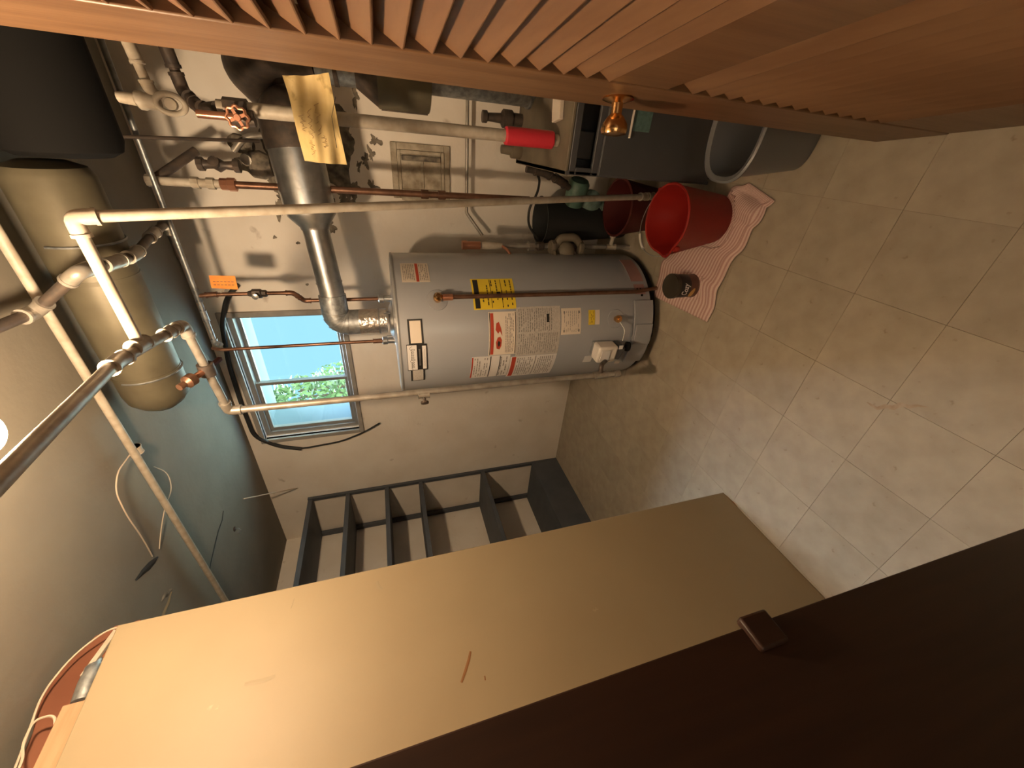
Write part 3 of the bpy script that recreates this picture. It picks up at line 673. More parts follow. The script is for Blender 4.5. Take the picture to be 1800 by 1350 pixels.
# sloping pipes dropping from the right behind the door to those valves
run('sloping_pipe', 'pale pipe from behind the door down to the pale valve', [P(222,62,1,1.43)+V((.12,0,.02)), P(228,80,1,1.43), P(262,155,1,1.43), P(278,176,1,1.43)], .0105, M['pipew'], rad=.015)
run('sloping_pipe', 'dark pipe with a coppery sheen from behind the door to the wheel valve', [P(292,60,1,1.85)+V((.1,0,.02)), P(292,85,1,1.85), P(322,160,1,1.85), P(352,192,1,1.75), V((.014,1.56,P(385,198,1,1.56).z))], .015, M['blackpipe'], fit=M['blackpipe'], rad=.03)
run('overhead_rod', 'thin dark straight rod passing level below the big pipe fittings', [P(150,238,1,1.75), P(455,248,1,2.05)], .006, M['blackpipe'], elbows=False)
run('slanting_pipe', 'short dark slanting pipe between the pale pipe fitting and the rod', [P(268,318,1,1.9), P(345,265,1,2.02)], .016, M['blackpipe'], rad=.02)
# copper-and-iron downcomer next to the long pale pipe
yd = 1.90; d0 = P(258,322,1,yd); d1 = P(405,328,1,yd); d2 = P(930,352,1,yd); X_ = -.230
dc = run('copper_downpipe', 'reddish copper pipe with an iron upper end running down right beside the long pale pipe', [V((X_,yd,d0.z)), V((X_,yd,d2.z)), ], .0135, M['copper'], elbows=False)
MB().tube([V((X_,yd,d0.z-.005)), V((X_,yd,d1.z))], .0155, 16).build('iron_nipple', M['pipew'], dc)
for x_ in (268, 345, 372, 395): q = P(x_,325,1,yd).z; MB().tube([V((X_,yd,q-.012)), V((X_,yd,q+.012))], .021, 8).build('collar', M['pipew'] if x_ < 390 else M['coppern'], dc)
q = P(395,318,1,yd).z; MB().tube([V((X_,yd,q-.01)), V((X_,yd,q-.035))], .024, 8).build('union', M['coppern'], dc)
for x_ in (745, 775): q = P(x_,343,1,yd).z; MB().tube([V((X_,yd,q-.02)), V((X_,yd,q+.012))], .019, 12).build('coupling', M['copper'], dc)
# drain cock near pipe top: dark body with two lobes
q = P(385,290,1,1.95); dv = root('dark_globe_valve', q+V((0,0,-.05)), 'dark globe valve beside the copper downpipe top', 'valve')
MB().tube([q+V((0,0,-.06)), q+V((0,0,-.02)), q, q+V((0,0,.02)), q+V((0,0,.06))], [.018,.014,.026,.014,.018], 14).build('body', M['blackpipe'], dv)
for e in (-1,1): MB().tube([q+V((0,0,.05*e)), q+V((0,0,.07*e))], .024, 8).build('end_nut', M['blackpipe'], dv)
MB().lathe(q+V((0,-.02,0)), [(.008,0),(.008,.03),(.018,.032),(.018,.038),(0,.04)], 12, (.5,-1,0)).build('knob', M['blackpipe'], dv)
# grey-green lump of fittings left of the tag
q = P(445,280,1,2.1); fc = root('fitting_cluster', q+V((0,0,-.06)), 'lumpy grey cluster of old fittings at the chimney left of the shiny collar', 'fitting')
MB().lathe(q+V((-.02,.0,-.02)), [(.0,-.05),(.04,-.045),(.055,-.01),(.05,.03),(.028,.05),(.02,.09)], 14).build('body', M['soot'], fc)
MB().lathe(q+V((.05,.02,.03)), [(.02,-.04),(.035,-.02),(.035,.03),(.018,.05)], 12, (.2,.1,1)).build('body', M['soot'], fc)
MB().tube(fillet([q+V((.03,-.05,.05)), q+V((.08,-.06,.0)), q+V((.10,-.03,-.12))], .04), .012, 10).build('bend', M['pipe'], fc)
MB().lathe(q+V((.0,-.05,.015)), [(.020,0),(.024,.008),(.012,.014),(.012,.04)], 12, (0,1,0)).build('plug', M['pipe'], fc)
# small horizontal tube against the wall with an end bend
run('wall_tube', 'thin bare tube lying level across the wall below the clean-out door', [P(822,150,1,2.225), P(820,374,1,2.225), P(848,414,1,2.20)], .0085, M['pipe'], elbows=False, rad=.012)
# ---- heater-side drain assembly
ym = 1.93; q0 = P(818,427,1,ym); Xm = P(900,432,1,ym).x
da = run('drain_manifold', 'vertical copper and iron drain assembly right of the heater with a small coppery handle', [V((Xm,ym,q0.z)), V((Xm,ym,P(1120,437,1,ym).z+.02))], .0125, M['pipe'], elbows=False)
def zc(px): return P(px,432,1,ym).z
MB().tube([V((Xm,ym,zc(816))), V((Xm,ym,zc(844)))], .019, 14).build('copper_end', M['coppern'], da)
MB().tube([V((Xm,ym,zc(812))), V((Xm,ym,zc(820)))], .022, 8).build('collar', M['coppern'], da)
MB().tube([V((Xm,ym,zc(846))), V((Xm,ym,zc(858))), V((Xm,ym,zc(882)))], [.016,.021,.015], 14).build('sleeve', M['pipew'], da)
MB().tube(fillet([V((Xm,ym-.01,zc(882))), V((Xm-.01,ym-.05,zc(888))), V((Xm-.04,ym-.07,zc(894)))],.02), .007, 8).build('handle_stem', M['coppern'], da)
mb = MB()
for k in range(4): mb.tube([V((Xm-.03,ym-.066,zc(889)-.012*k)), V((Xm-.075,ym-.075,zc(893)-.013*k))], .006, 8)
mb.build('handle', M['coppern'], da)
for x_, r0 in ((928,.026),(945,.022),(1000,.026)): MB().tube([V((Xm,ym,zc(x_))), V((Xm,ym,zc(x_+10)))], r0, 8).build('collar', M['blackpipe'] if x_ > 940 else M['pipe'], da)
# pressure regulator body
rg = root('pressure_regulator', (Xm, ym-.03, zc(1040)), 'lumpy bronze pressure regulator between heater and boiler', 'regulator')
cR = V((Xm-.0, ym-.03, zc(990)))
MB().lathe(cR+V((-.02,0,-.0)), [(0,-.045),(.035,-.043),(.05,-.02),(.052,.0),(.045,.03),(.02,.05),(.016,.06)], 18, (-.4,-.5,.15)).build('bell', M['boilert'], rg)
MB().tube(fillet([cR+V((.0,.01,.05)), cR+V((.05,.0,.04)), cR+V((.055,0,-.05)), cR+V((.01,.01,-.09))], .04), .021, 14).build('body', M['boilert'], rg)
for z_ in (.075, -.085): MB().lathe(cR+V((0,0,z_)), [(.034,-.012),(.038,-.005),(.038,.01),(.03,.016)], 8).build('union_nut', M['boilert'], rg)
MB().lathe(cR+V((-.02,-.03,.075)), [(.014,0),(.016,.01),(.009,.03)], 8, (-.5,-1,0)).build('bleed_screw', M['boilert'], rg)
# low pipework by the bucket
run('low_cross_pipe', 'short pale pipe elbowed between drain manifold and long pale pipe near the floor', [V((Xm, ym, P(1072,437,1,ym).z)), V((P(1078,405,1,ym).x, ym, P(1072,437,1,ym).z-.005)), P(1092,370,1,ym)], .0115, M['pipew'], rad=.015,
    couplings=[((Xm+.0,ym,P(1072,437,1,ym).z),(0,0,1),.06)])
# black hose loop
hs = [P(905,265,1,2.0), P(925,290,1,2.0), P(950,310,1,1.95), P(945,340,1,1.9), P(930,365,1,1.9), P(928,395,1,1.92), P(945,420,1,1.95)]
tag(MB().tube(fillet(hs, .05, 6), .006, 8).build('rubber_hose', M['rubber']), 'thin black hose curling down beside the boiler to the drain manifold', 'hose')

# ---- boiler
bo = root('boiler', (.20, 1.75, 0), 'low charcoal grey boiler cabinet half hidden behind the open door', 'boiler')
QX0, QX1, QY0, QY1, QT = -.088, .62, 1.455, 2.06, .665
mb = MB(); mb.box(QX0, QX0+.012, QY0, QY1, .02, QT); mb.box(QX1-.012, QX1, QY0, QY1, .02, QT); mb.box(QX0+.012, QX1-.012, QY1-.012, QY1, .02, QT); mb.box(QX0+.012, QX1-.012, QY0+.10, QY0+.11, .02, QT-.012)
mb.build('casing', M['boiler'], bo)
B(QX0-.003, QX1+.003, QY0+.004, QY1, QT-.012, QT).build('top', M['boilert'], bo, bevel=.003, label='dusty brown top sheet')
frame(MB(), QX0, QX1, .535, QT-.012, QY0, QY0+.016, .026).build('front_frame', M['boiler'], bo, bevel=.003)
B(QX0+.004, QX1-.004, QY0-.014, QY0+.006, .04, .537).build('front_panel', M['boiler'], bo, bevel=.003)
B(QX0+.004, QX1-.004, QY0-.015, QY0-.008, .535, .538).build('panel_lip', M['galvrough'], bo)
B(QX0+.02, QX1-.02, QY0+.02, QY0+.06, .0, .04).build('plinth', M['black'], bo)
B(QX0+.05, QX0+.14, QY0+.05, QY0+.10, .545, .62).build('control_box', M['boiler'], bo, bevel=.004)
q = P(1132,205,1,QY0-.015); B(q.x-.045, q.x+.045, QY0-.0155, QY0-.0145, q.z-.035, q.z+.035).build('rating_label', M['teal'], bo, smooth=False, label='small teal rating label')
a_ = P(1106,243,1,QY0-.02); b__ = P(1118,180,1,QY0-.02); MB().tube([a_, b__], .0045, 8).build('pull_rod', M['white'], bo, label='thin pale pull rod')
q = P(985,190,2,QT); tag(MB().obox((q.x+.01, q.y, QT+.010), (.05,.01,0), (-.005,.035,0), (0,0,.009)).build('folded_paper', M['cream'], bevel=.003), 'small folded cream paper lying on the boiler top', 'paper')
# ---- boiler flue with draft hood
bf = root('boiler_flue', (.205, 1.93, QT), 'galvanised flue with a wide draft hood rising from the boiler', 'flue')
FX, FY = .205, 1.93
MB().lathe((FX,FY,0), [(.085,QT+.001),(.085,QT+.01),(.078,QT+.012),(.078,1.09)], 36).build('lower_pipe', M['galvrough'], bf)
MB().lathe((FX,FY,0), [(.140,1.095),(.142,1.10),(.142,1.285),(.139,1.29)], 40).build('hood_skirt', M['duct'], bf, label='dull brassy draft hood skirt')
MB().lathe((FX,FY,0), [(.139,1.288),(.085,1.365)], 40).build('hood_cone', M['blackpipe'], bf)
MB().lathe((FX,FY,0), [(.084,1.36),(.084,1.50)], 36).build('upper_pipe', M['galvrough'], bf)
MB().lathe((FX,FY,0), [(.088,1.425),(.088,1.44)], 36).build('band', M['blackpipe'], bf)
MB().tube([(FX-.143,FY-.005,1.10),(FX-.143,FY-.005,1.28)], .003, 6).build('hood_seam', M['blackpipe'], bf)
# ---- tan tag hanging on wire from the pipes
g = []; nI, nJ = 26, 22
TLt, TRt, BRt, BLt = P(497,133,1,1.47), P(578,128,1,1.47), P(609,291,1,1.47), P(535,283,1,1.47)
for i in range(nI):
    r0 = []
    for j in range(nJ):
        u, v = i/(nI-1), j/(nJ-1); q = TLt.lerp(TRt, u).lerp(BLt.lerp(BRt, u), v)
        q = q + V((0, .014*math.sin(u*3.3+v*4) + .012*math.sin(v*7+.6) - .010*math.cos(u*6-v*3) + .004*math.sin(u*19+v*5), 0)); r0.append(q)
    g.append(r0)
tt_ = tag(MB().sheet(g, .0016).build('tan_tag', M['tan']), 'large creased tan cardboard tag with faint writing wired to the riser', 'tag')
MB().tube([P(590,170,1,1.45), P(583,205,1,1.45), P(592,260,1,1.45)], .0008, 5).build('wire', M['ink'], tt_)
MB().tube([TLt.lerp(TRt,.5).lerp(BLt.lerp(BRt,.5),.38)+V((0,.01,0)), V((.014,1.54,TLt.z-.06)), V((.014,1.56,TLt.z-.055))], .0012, 5).build('hanging_wire', M['wire'], tt_)
mb = MB()
def tagp(u, v): q = TLt.lerp(TRt,u).lerp(BLt.lerp(BRt,u),v); return q + V((0, .014*math.sin(u*3.3+v*4) + .012*math.sin(v*7+.6) - .010*math.cos(u*6-v*3) + .004*math.sin(u*19+v*5) - .0014, 0))
for row, (u0, v0_, v1_) in enumerate(((.20,.42,.62),(.38,.36,.70),(.55,.30,.66),(.30,.72,.90),(.62,.66,.80))):
    n_ = 14
    pts = [tagp(u0+.05*math.sin(k*2.4+row)+.03*math.cos(k*5.1), v0_+(v1_-v0_)*k/n_) for k in range(n_+1)]
    mb.tube(pts, .0006, 4)
mb.build('writing', M['wood'], tt_)
# ---- circulator etc behind
q = P(1030,350,1,2.02); cp = root('circulator_pump', q+V((0,0,-.08)), 'old green cast iron circulator pump beside the boiler corner', 'pump')
MB().lathe(q+V((.01,-.02,.075)), [(.0,-.04),(.05,-.038),(.055,0),(.055,.07),(.045,.085),(.0,.088)], 20, (.6,-.2,0)).build('motor', M['green'], cp)
MB().lathe(q+V((-.01,-.01,-.02)), [(.0,-.035),(.04,-.033),(.058,-.01),(.058,.015),(.035,.03),(0,.032)], 18, (0,-1,0)).build('volute', M['verd'], cp)
for e in (-1,1): MB().lathe(q+V((-.03,0,-.02+.075*e)), [(.036,-.008),(.036,.008)], 6).build('flange', M['verd'], cp)
MB().tube([q+V((-.03,0,.07)), q+V((-.03,0,-.15))], .018, 12).build('port', M['verd'], cp)
q = P(1010,378,1,2.0)
q = P(965,390,1,2.02); pl = root('black_pail', (q.x, 2.05, 0), 'dark tapered open bucket standing behind the regulator', 'bucket')
zt_ = P(955,390,1,2.0).z
MB().lathe((q.x,2.05,0), [(.0,.004),(.075,0),(.078,.01),(.115,zt_-.01),(.120,zt_),(.112,zt_),(.072,.02),(0,.018)], 28).build('body', M['rubber'], pl)
# two-lobed iron valve left of the red sleeve
q = P(905,215,1,2.0); dv = root('iron_valve', (q.x, 2.0, .665), 'rusty iron valve bodies standing on the boiler beside the red sleeve', 'valve')
MB().lathe((q.x+.01,2.02,.665), [(.026,0),(.026,.04),(.036,.05),(.036,.09),(.020,.10),(.016,.16),(.024,.165),(.024,.185),(0,.187)], 14).build('body', M['blackpipe'], dv)
q2 = P(915,265,1,2.0); MB().lathe((q2.x,2.0,.60), [(.016,-.02),(.024,-.01),(.028,.06),(.034,.07),(.034,.11),(.022,.115),(.018,.16)], 12).build('body', M['boilert'], dv)
run('relief_pipe', 'dark stubby relief valve pipe leaning at the boiler corner', [P(925,297,1,1.93), P(955,302,1,1.93), P(985,318,1,1.95), P(1000,330,1,1.97)], .015, M['blackpipe'], rad=.02)
q = P(936,308,1,1.9); 
# dull red tank behind the bucket
q = P(1105,375,1,1.78); rt_ = root('dark_red_bucket', (q.x+.02, 1.80, 0), 'dull dark red bucket in the shade behind the bright one', 'bucket')
MB().lathe((q.x+.02,1.80,0), [(.0,.004),(.095,0),(.098,.01),(.128,.205),(.134,.21),(.124,.212),(.092,.02),(0,.018)], 32).build('body', M['darkred'], rt_)

# ---- expansion tank
tk = root('expansion_tank', (-.55, 1.50, 2.08), 'long dull tin expansion tank hung level under the ceiling', 'tank')
TR = .097; tz = 2.176; ty = 1.497
MB().lathe((-.17,ty,tz), [(0,-.03),(.05,-.026),(.085,-.012),(TR,.01),(TR,.70),(TR-.006,.735),(TR-.03,.765),(.04,.785),(0,.79)], 48, (-1,0,0)).build('shell', M['duct'], tk)
for x_ in (.28, .62): MB().tube([(-.17-x_,ty,tz),(-.17-x_-.012,ty,tz)], TR+.0015, 48).build('weld_seam', M['duct'], tk)
for x_ in (-.35, -.80): 
    mb = MB(); 
    pts = [V((x_, ty+ (TR+.003)*math.cos(a_), tz+(TR+.003)*math.sin(a_))) for a_ in [math.radians(d_) for d_ in range(-200, 25, 15)]]
    mb.tube(pts, .0035, 6).build('strap', M['galvrough'], tk)

dk = root('shade_duct', (.4, 1.545, 2.0), 'black duct added for the unlit ceiling area beside the tin tank', 'duct')  # black cylinder added to stand in for shade under the ceiling
MB().lathe((-.132,1.545,2.142), [(0,-.004),(.10,-.002),(.125,.012),(.135,.04),(.135,1.22)], 48, (1,0,0)).build('shell', M['black'], dk)
MB().lathe((-.132,1.545,2.142), [(.1362,.30),(.1375,.305),(.1375,.325),(.1362,.33)], 48, (1,0,0)).build('seam_band', M['black'], dk)
# ---- cable round the window, small things on ceiling
cb = [P(418,500,1,2.27), P(398,525,1,2.27), P(390,570,1,2.272), P(402,640,1,2.272), P(425,712,1,2.272), P(447,768,1,2.272), P(490,785,1,2.272), P(530,789,1,2.272), P(600,776,1,2.272), P(640,760,1,2.27), P(667,744,1,2.265)]
cbr = root('black_cable', cb[-1], 'black cable looped round the right top and left of the window', 'cable')
MB().tube(fillet(cb[:8], .06, 5), [.0125 if True else 0]*len(fillet(cb[:8], .06, 5)), 10).build('sleeve', M['rubber'], cbr)
MB().tube(fillet(cb[6:], .06, 5), .006, 8).build('wire', M['rubber'], cbr)
zc_ = ZC-.004
w1 = [P(228,800,2,2.262), P(206,830,2,2.25), P(203,865,2,2.24), P(222,905,2,2.245), P(250,945,2,2.262), P(268,978,2,2.284)]
w1 = [V((p.x,p.y,p.z)) for p in w1]
tag(MB().tube(fillet(w1,.06,5), .0022, 6).build('thin_wire', M['wire']), 'thin cream wire hanging in a loop from the ceiling pipe', 'wire')
w2 = [P(270,820,2,2.284), P(295,830,2,2.27), P(303,860,2,2.262), P(290,890,2,2.27), P(283,930,2,2.275), P(280,965,2,2.284)]
tag(MB().tube(fillet(w2,.05,5), .0018, 6).build('thin_wire', M['wire']), 'faint wire loop hanging on the window side of the ceiling pipe', 'wire')
tag(MB().tube([P(428,877,2,2.275), P(522,858,1,2.27)], .004, 8).build('pale_stick', M['wire']), 'pale thin stick wedged between ceiling and back wall above the shelving', 'stick')
q = P(412,930,2,ZC); hk_ = root('ceiling_hook', (q.x,q.y,ZC-.03), 'small bent metal hook screwed into the ceiling', 'hook')
MB().lathe((q.x,q.y,ZC), [(.014,0),(.014,-.004),(.004,-.006)], 12).build('plate', M['blackpipe'], hk_)
MB().tube([V((q.x,q.y,ZC-.003)), V((q.x,q.y,ZC-.02)), V((q.x-.012,q.y-.006,ZC-.03)), V((q.x-.026,q.y-.008,ZC-.022)), V((q.x-.026,q.y-.008,ZC-.010))], .003, 8).build('hook', M['galv'], hk_)
def ceil_gash(pts, wd, m, name='plaster_gash'):
    c_ = [P(x, y, 2, ZC) for x, y in pts]; mb = MB(); g = []
    for i, p in enumerate(c_):
        d = (c_[min(i+1,len(c_)-1)] - c_[max(i-1,0)]); d = V((-d.y, d.x, 0)).normalized()*wd*math.sin(math.pi*(i+.35)/(len(c_)-.3))*random.uniform(.8,1.2)
        g.append([p-d+V((0,0,-.0008)), p+V((0,0,-.003)), p+d+V((0,0,-.0008))])
    return mb.sheet(g).build(name, m, ce, smooth=False, fix=False)
ceil_gash([(237,1021),(250,1006),(262,995),(272,985),(277,979)], .013, M['rubber'])
ceil_gash([(392,898),(390,915),(383,935),(377,960),(370,990),(366,1012)], .007, M['rubber'])
ceil_gash([(302,1036),(296,1042),(288,1048),(283,1058)], .012, M['soot'])
ceil_gash([(301,1040),(296,1060),(288,1078),(282,1090)], .012, M['wallw'])
# bulb
bc_ = P(-60, 768, 1, .68)
lb = root('ceiling_lamp', (bc_.x, bc_.y, bc_.z-.04), 'bare lit bulb in a porcelain holder at the left edge of the picture', 'lamp')
MB().lathe(bc_, [(0,-.040),(.016,-.037),(.030,-.027),(.040,-.006),(.040,.008),(.030,.032),(.018,.050),(.016,.058)], 24).build('bulb', M['bulb'], lb)
MB().lathe(bc_, [(.022,.058),(.026,.062),(.026,.10),(.05,.125),(.055,ZC-bc_.z-.012),(.06,ZC-bc_.z-.001)], 24).build('holder', M['porc'], lb)
# unseen warm globe added behind the camera as fill light
hl = root('hall_fill_globe', (.3, -1.0, 2.1), 'unseen fill light globe added behind the camera', 'lamp')
MB().lathe((.3,-1.0,2.16), [(0,-.09),(.06,-.07),(.09,0),(.06,.07),(.03,.09)], 24).build('globe', M['hallfill'], hl)
MB().lathe((.3,-1.0,2.25), [(.05,0),(.07,ZC-2.251)], 20).build('base', M['porc'], hl)

# ---- things on top of the partition
pt = root('top_plate', (-1.26,.4,2.11), 'raw lumber plate lying along the top of the cream partition', 'board')
mb = MB(); mb.add([(-1.235,.17,2.086),(-1.235,.63,2.116),(-1.295,.63,2.116),(-1.295,.17,2.086),(-1.235,.17,2.136),(-1.235,.63,2.166),(-1.295,.63,2.166),(-1.295,.17,2.126)],
  [(0,1,5,4),(1,2,6,5),(2,3,7,6),(3,0,4,7),(4,5,6,7),(3,2,1,0)]); mb.build('lumber', M['wood'], pt, bevel=.003)
g = []
for yy, top in ((.17,2.23),(.35,2.232),(.50,2.238),(.557,2.243),(.623,2.252),(.688,2.276),(.751,2.274),(.788,2.256),(.841,2.230),(.862,2.19)):
    g.append([V((-1.318, yy, 2.13)), V((-1.326, yy, (2.13+top)/2)), V((-1.318, yy, top))])
tag(MB().sheet(g, .006).build('red_brown_sheet', M['redwood']), 'curved red brown sheet tucked behind the top of the cream partition', 'board')
tag(MB().lathe((-1.272,.690,2.158), [(.010,-.05),(.020,-.045),(.022,0),(.020,.035),(.012,.05),(.008,.06)], 14, (0,1,.12)).build('grey_conduit', M['galvrough']), 'short grey conduit end lying on the cream partition top', 'conduit')
tag(MB().obox((-1.262,.755,2.160), (.006,0,0), (0,.055,-.012), (0,.004,.006)).build('pale_strap', M['pipew'], bevel=.002), 'pale metal strap bridging from partition corner to the conduit', 'strap')
cb1 = [V((-1.262,.42,2.19)), V((-1.262,.55,2.205)), V((-1.262,.577,2.222)), V((-1.262,.627,2.229)), V((-1.262,.628,2.19)), V((-1.262,.58,2.165)), V((-1.262,.45,2.155))]
cb2 = [V((-1.285,.44,2.21)), V((-1.288,.58,2.235)), V((-1.285,.70,2.262)), V((-1.28,.78,2.235)), V((-1.272,.826,2.180)), V((-1.266,.822,2.128))]
tag(MB().tube(fillet(cb1,.05,6), .0028, 6).build('cream_cable', M['wire']), 'cream cable looped above the partition near the picture corner', 'cable')
tag(MB().tube(fillet(cb2,.05,6), .0025, 6).build('cream_cable', M['wire']), 'second cream cable running over the red brown sheet to the partition corner', 'cable')
# scuffs on the partition face
def smear(pts, wd, m, lab):
    c_ = [P(x, y, 0, -1.22) for x, y in pts]; g = []
    for i, p in enumerate(c_):
        d = (c_[min(i+1,len(c_)-1)] - c_[max(i-1,0)]); d = V((0, -d.z, d.y)).normalized()*wd*(.5+.5*math.sin(math.pi*(i+.6)/(len(c_)+.2)))
        g.append([p-d+V((.0004,0,0)), p+V((.0008,0,0)), p+d+V((.0004,0,0))])
    return MB().sheet(g).build('scuff', m, wp, smooth=False, fix=False, label=lab)
M['scuff'] = mat('brown_scuff', (.20,.09,.03), .7); M['stain'] = mat('faint_stain', (.27,.22,.14), .6)
smear([(827,1145),(824,1160),(818,1180),(811,1200)], .004, M['scuff'], 'brown smear')
smear([(430,1203),(445,1200),(465,1196),(484,1188)], .006, M['stain'], 'faint stain')
smear([(663,1022),(666,1032),(672,1036)], .006, M['stain'], 'faint stain')
smear([(517,1052),(514,1062),(511,1070)], .002, M['stain'], 'faint stain')
smear([(852,1188),(853,1196)], .002, M['scuff'], 'small brown dot')
# floor stain
def fl_stain(pts, wd, m):
    c_ = [P(x, y, 2, 0) for x, y in pts]; g = []
    for i, p in enumerate(c_):
        d = (c_[min(i+1,len(c_)-1)] - c_[max(i-1,0)]); d = V((-d.y, d.x, 0)).normalized()*wd*math.sin(math.pi*(i+.5)/len(c_))
        g.append([p-d+V((0,0,.0004)), p+V((0,0,.0009)), p+d+V((0,0,.0004))])
    MB().sheet(g).build('stain', m, fl, smooth=False, fix=False)
M['fstain'] = mat('rusty_floor_stain', (.34,.25,.17), .7, c2=(.42,.34,.25), scale=40)
fl_stain([(1524,707),(1532,712),(1542,718),(1556,714),(1570,717),(1584,711),(1598,715),(1614,713),(1632,716)], .0065, M['fstain'])
fl_stain([(1268,868),(1276,872),(1290,885),(1300,897)], .006, M['scuff'])

# ================================================================ TOWEL, BUCKET, CAN, BIN
far = [(1150,520),(1164,468),(1172,452),(1200,425),(1240,395),(1285,335),(1318,320)]
near = [(1247,567),(1262,522),(1268,496),(1300,448),(1325,408),(1345,375),(1364,352)]
def lerp_list(L, t):
    k = t*(len(L)-1); i = min(int(k), len(L)-2); f = k-i; return (L[i][0]*(1-f)+L[i+1][0]*f, L[i][1]*(1-f)+L[i+1][1]*f)
NI, NJ = 72, 34; vs = []; uvs = []
for i in range(NI):
    for j in range(NJ):
        u = i/(NI-1); v = j/(NJ-1); a_ = P(*lerp_list(far,u),2,0); b__ = P(*lerp_list(near,u),2,0); q = a_.lerp(b__, v)
        wob = .5+.5*math.sin(u*23+v*3); e = min(1, 6*min(u, 1-u, v, 1-v)+.15)
        h = .004 + e*(.006*wob + .006*(.5+.5*math.sin(u*9-v*8)) + (.020*math.exp(-((u-.80)/.05)**2) if v < .9 else .008))
        d_b = (V((q.x,q.y,0)) - V((-.205,1.372,0))).length; d_c = (V((q.x,q.y,0)) - V((-.487,1.372,0))).length
        if d_b < .115: h = min(h, .004)
        if d_c < .070: h = min(h, .004)
        q = q + V((.006*math.sin(u*31), .006*math.sin(u*27+2), h)) ; q.z = h
        vs.append(q); uvs.append((u, v))
fs = [(i*NJ+j, (i+1)*NJ+j, (i+1)*NJ+j+1, i*NJ+j+1) for i in range(NI-1) for j in range(NJ-1)]
mb = MB(); mb.add(vs, fs); tw = mb.build('striped_towel', M['towel'], fix=False)
uvl = tw.data.uv_layers.new(name='UVMap')
for lp in tw.data.loops: uvl.data[lp.index].uv = uvs[lp.vertex_index]
md = tw.modifiers.new('solid', 'SOLIDIFY'); md.thickness = .003; md.offset = -1
tag(tw, 'pink and white striped towel spread on the floor under the red bucket', 'towel')

bx, by = -.213, 1.383; bh = .232; bz = .0055
bk = root('red_bucket', (bx+.008, by-.012, bz), 'bright red plastic bucket with a pouring lip and white handle grip standing on the towel', 'bucket')
prof_o = [(.088,0),(.092,.004),(.124,bh-.02),(.126,bh-.018),(.131,bh-.004),(.128,bh)]; prof_i = [(.122,bh-.002),(.118,bh-.02),(.104,.11),(.102,.108),(.088,.010),(0,.008)]
mb = MB(); seg = 56; vs = []; prof = [(.0,.0)] + prof_o + prof_i; fs = []
dirc = math.atan2(1.47-1.383, -.345+.213)      # spout direction (left)
sp = math.radians(205)
for r0, z0_ in prof:
    for k in range(seg):
        a_ = 2*math.pi*k/seg; dd = abs((a_-sp+math.pi) % (2*math.pi) - math.pi); bul = .022*math.exp(-(dd/.22)**2)*max(0, (z0_-bh*.72)/(bh*.28)) if z0_ > bh*.72 else 0
        t_ = z0_/bh; cx_ = bx+.008*(1-t_); cy_ = by-.012*(1-t_); rr = r0+bul*(1 if r0 > .05 else 0); vs.append((cx_+rr*math.cos(a_), cy_+rr*math.sin(a_), bz+z0_))
for i in range(len(prof)-1):
    for k in range(seg): fs.append((i*seg+k, i*seg+(k+1)%seg, (i+1)*seg+(k+1)%seg, (i+1)*seg+k))
mb.add(vs, fs).build('body', M['red'], bk, fix=False)
gd = (P(1130,437,2,.19) - V((bx,by,.19))); gd.z = 0; ga = math.atan2(gd.y, gd.x)
l1 = V((bx+.131*math.cos(ga+math.pi/2), by+.131*math.sin(ga+math.pi/2), bz+bh-.018)); l2 = V((bx+.131*math.cos(ga-math.pi/2), by+.131*math.sin(ga-math.pi/2), bz+bh-.018))
arc = []
for k in range(25):
    t_ = math.pi*k/24; r0 = .166; d = V((math.cos(ga), math.sin(ga), 0)); e = V((-math.sin(ga), math.cos(ga), 0))
    arc.append(V((bx,by,bz+bh-.018)) + e*(.134*math.cos(t_)) + d*(r0*math.sin(t_)) + V((0,0,.020*math.sin(t_))))
MB().tube(arc, .0016, 6).build('bail', M['galv'], bk)
MB().tube(arc[10:15], .0065, 10).build('grip', M['white'], bk)
for l in (l1, l2): MB().lathe(l+V((0,0,-.012)), [(.009,0),(.011,.004),(.011,.02),(.009,.024)], 12).build('lug', M['red'], bk)

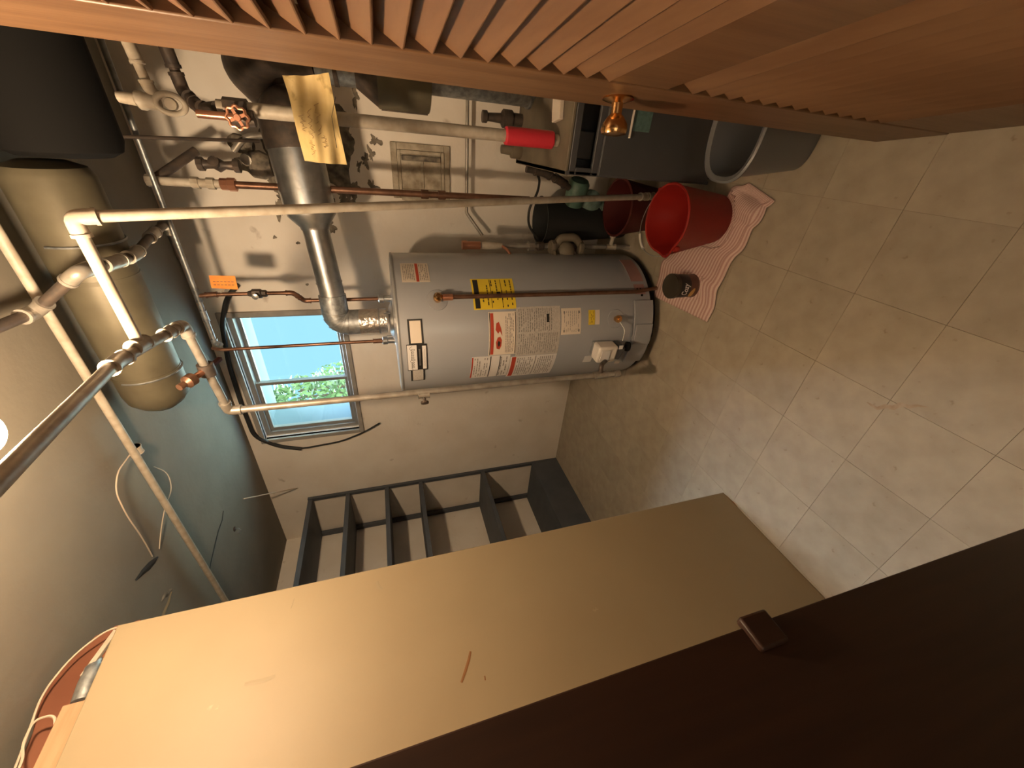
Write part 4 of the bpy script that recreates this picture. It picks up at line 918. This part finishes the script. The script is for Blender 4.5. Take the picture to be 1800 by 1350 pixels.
# coffee can
cnx, cny, ch = -.487, 1.372, .118
cn = root('coffee_can', (cnx,cny,.0045), 'brown lidded can with white script lettering on the towel', 'can')
MB().lathe((cnx,cny,.0045), [(.050,0),(.052,.002),(.052,.004),(.050,.006),(.050,ch-.014)], 40).build('body', M['canlabel'], cn)
MB().lathe((cnx,cny,.0045), [(.0515,ch-.020),(.0545,ch-.018),(.0545,ch-.003),(.052,ch),(.046,ch-.002),(0,ch-.002)], 40).build('lid', M['tin'], cn)
MB().lathe((cnx,cny,.0045), [(.0503,.045),(.0508,.046),(.0508,.096),(.0503,.097)], 40).build('dark_band', M['ink'], cn)
def can_pt(t, z, off=.0012): a_ = math.radians(t); return V((cnx+(.0505+off)*math.sin(a_), cny-(.0505+off)*math.cos(a_), .0045+z))
mb = MB(); n_ = 10
g = [[can_pt(-52+58*i/n_, .022+.018*math.sin(math.pi*i/n_)*.0, .0004), can_pt(-52+58*i/n_, .030+.014*math.sin(math.pi*i/n_), .0004)] for i in range(n_+1)]
mb.sheet(g).build('gold_band', M['gold'], cn, fix=False)
# script word wrapped round the can
tcu = bpy.data.curves.new('lettering', 'FONT'); tcu.body = 'Cozy'; tcu.size = .044; tcu.shear = .35; tcu.offset = .0006
tob = bpy.data.objects.new('lettering', tcu); col.objects.link(tob); bpy.context.view_layer.update()
dg = bpy.context.evaluated_depsgraph_get(); tm = bpy.data.meshes.new_from_object(tob.evaluated_get(dg)); bpy.data.objects.remove(tob)
mb = MB(); xs_ = [v.co.x for v in tm.vertices]; wdt = max(xs_)-min(xs_); x0_ = min(xs_)
mb.add([can_pt(-30 + (v.co.x-x0_)/wdt*62, .060 + v.co.y*.9, .0016) for v in tm.vertices], [tuple(p.vertices) for p in tm.polygons])
mb.build('lettering', M['paper'], cn, fix=False, smooth=False)

# grey waste bin
gb = root('waste_bin', (.11,1.11,0), 'grey plastic oval waste bin in front of the boiler', 'waste bin')
def sup(cx_, cy_, a_, b__, z, n=48, ex=2.7):
    out = []
    for k in range(n):
        t_ = 2*math.pi*k/n; c_, s_ = math.cos(t_), math.sin(t_)
        out.append(V((cx_+a_*math.copysign(abs(c_)**(2/ex), c_), cy_+b__*math.copysign(abs(s_)**(2/ex), s_), z)))
    return out
lay = [sup(.112,1.122,.01,.01,.001), sup(.112,1.122,.118,.056,.001), sup(.112,1.122,.121,.059,.008), sup(.110,1.117,.155,.094,.262), sup(.110,1.117,.156,.096,.268), sup(.110,1.117,.168,.108,.272), sup(.110,1.117,.170,.110,.280), sup(.110,1.117,.164,.104,.284),
       sup(.110,1.117,.152,.092,.278), sup(.112,1.122,.118,.056,.010), sup(.112,1.122,.01,.01,.009)]
mb = MB(); n_ = 48; vs = [p for l in lay for p in l]; fs = []
for i in range(len(lay)-1):
    for k in range(n_): fs.append((i*n_+k, i*n_+(k+1)%n_, (i+1)*n_+(k+1)%n_, (i+1)*n_+k))
mb.add(vs, fs).build('body', M['grey'], gb, fix=False)
bpy.context.view_layer.update()
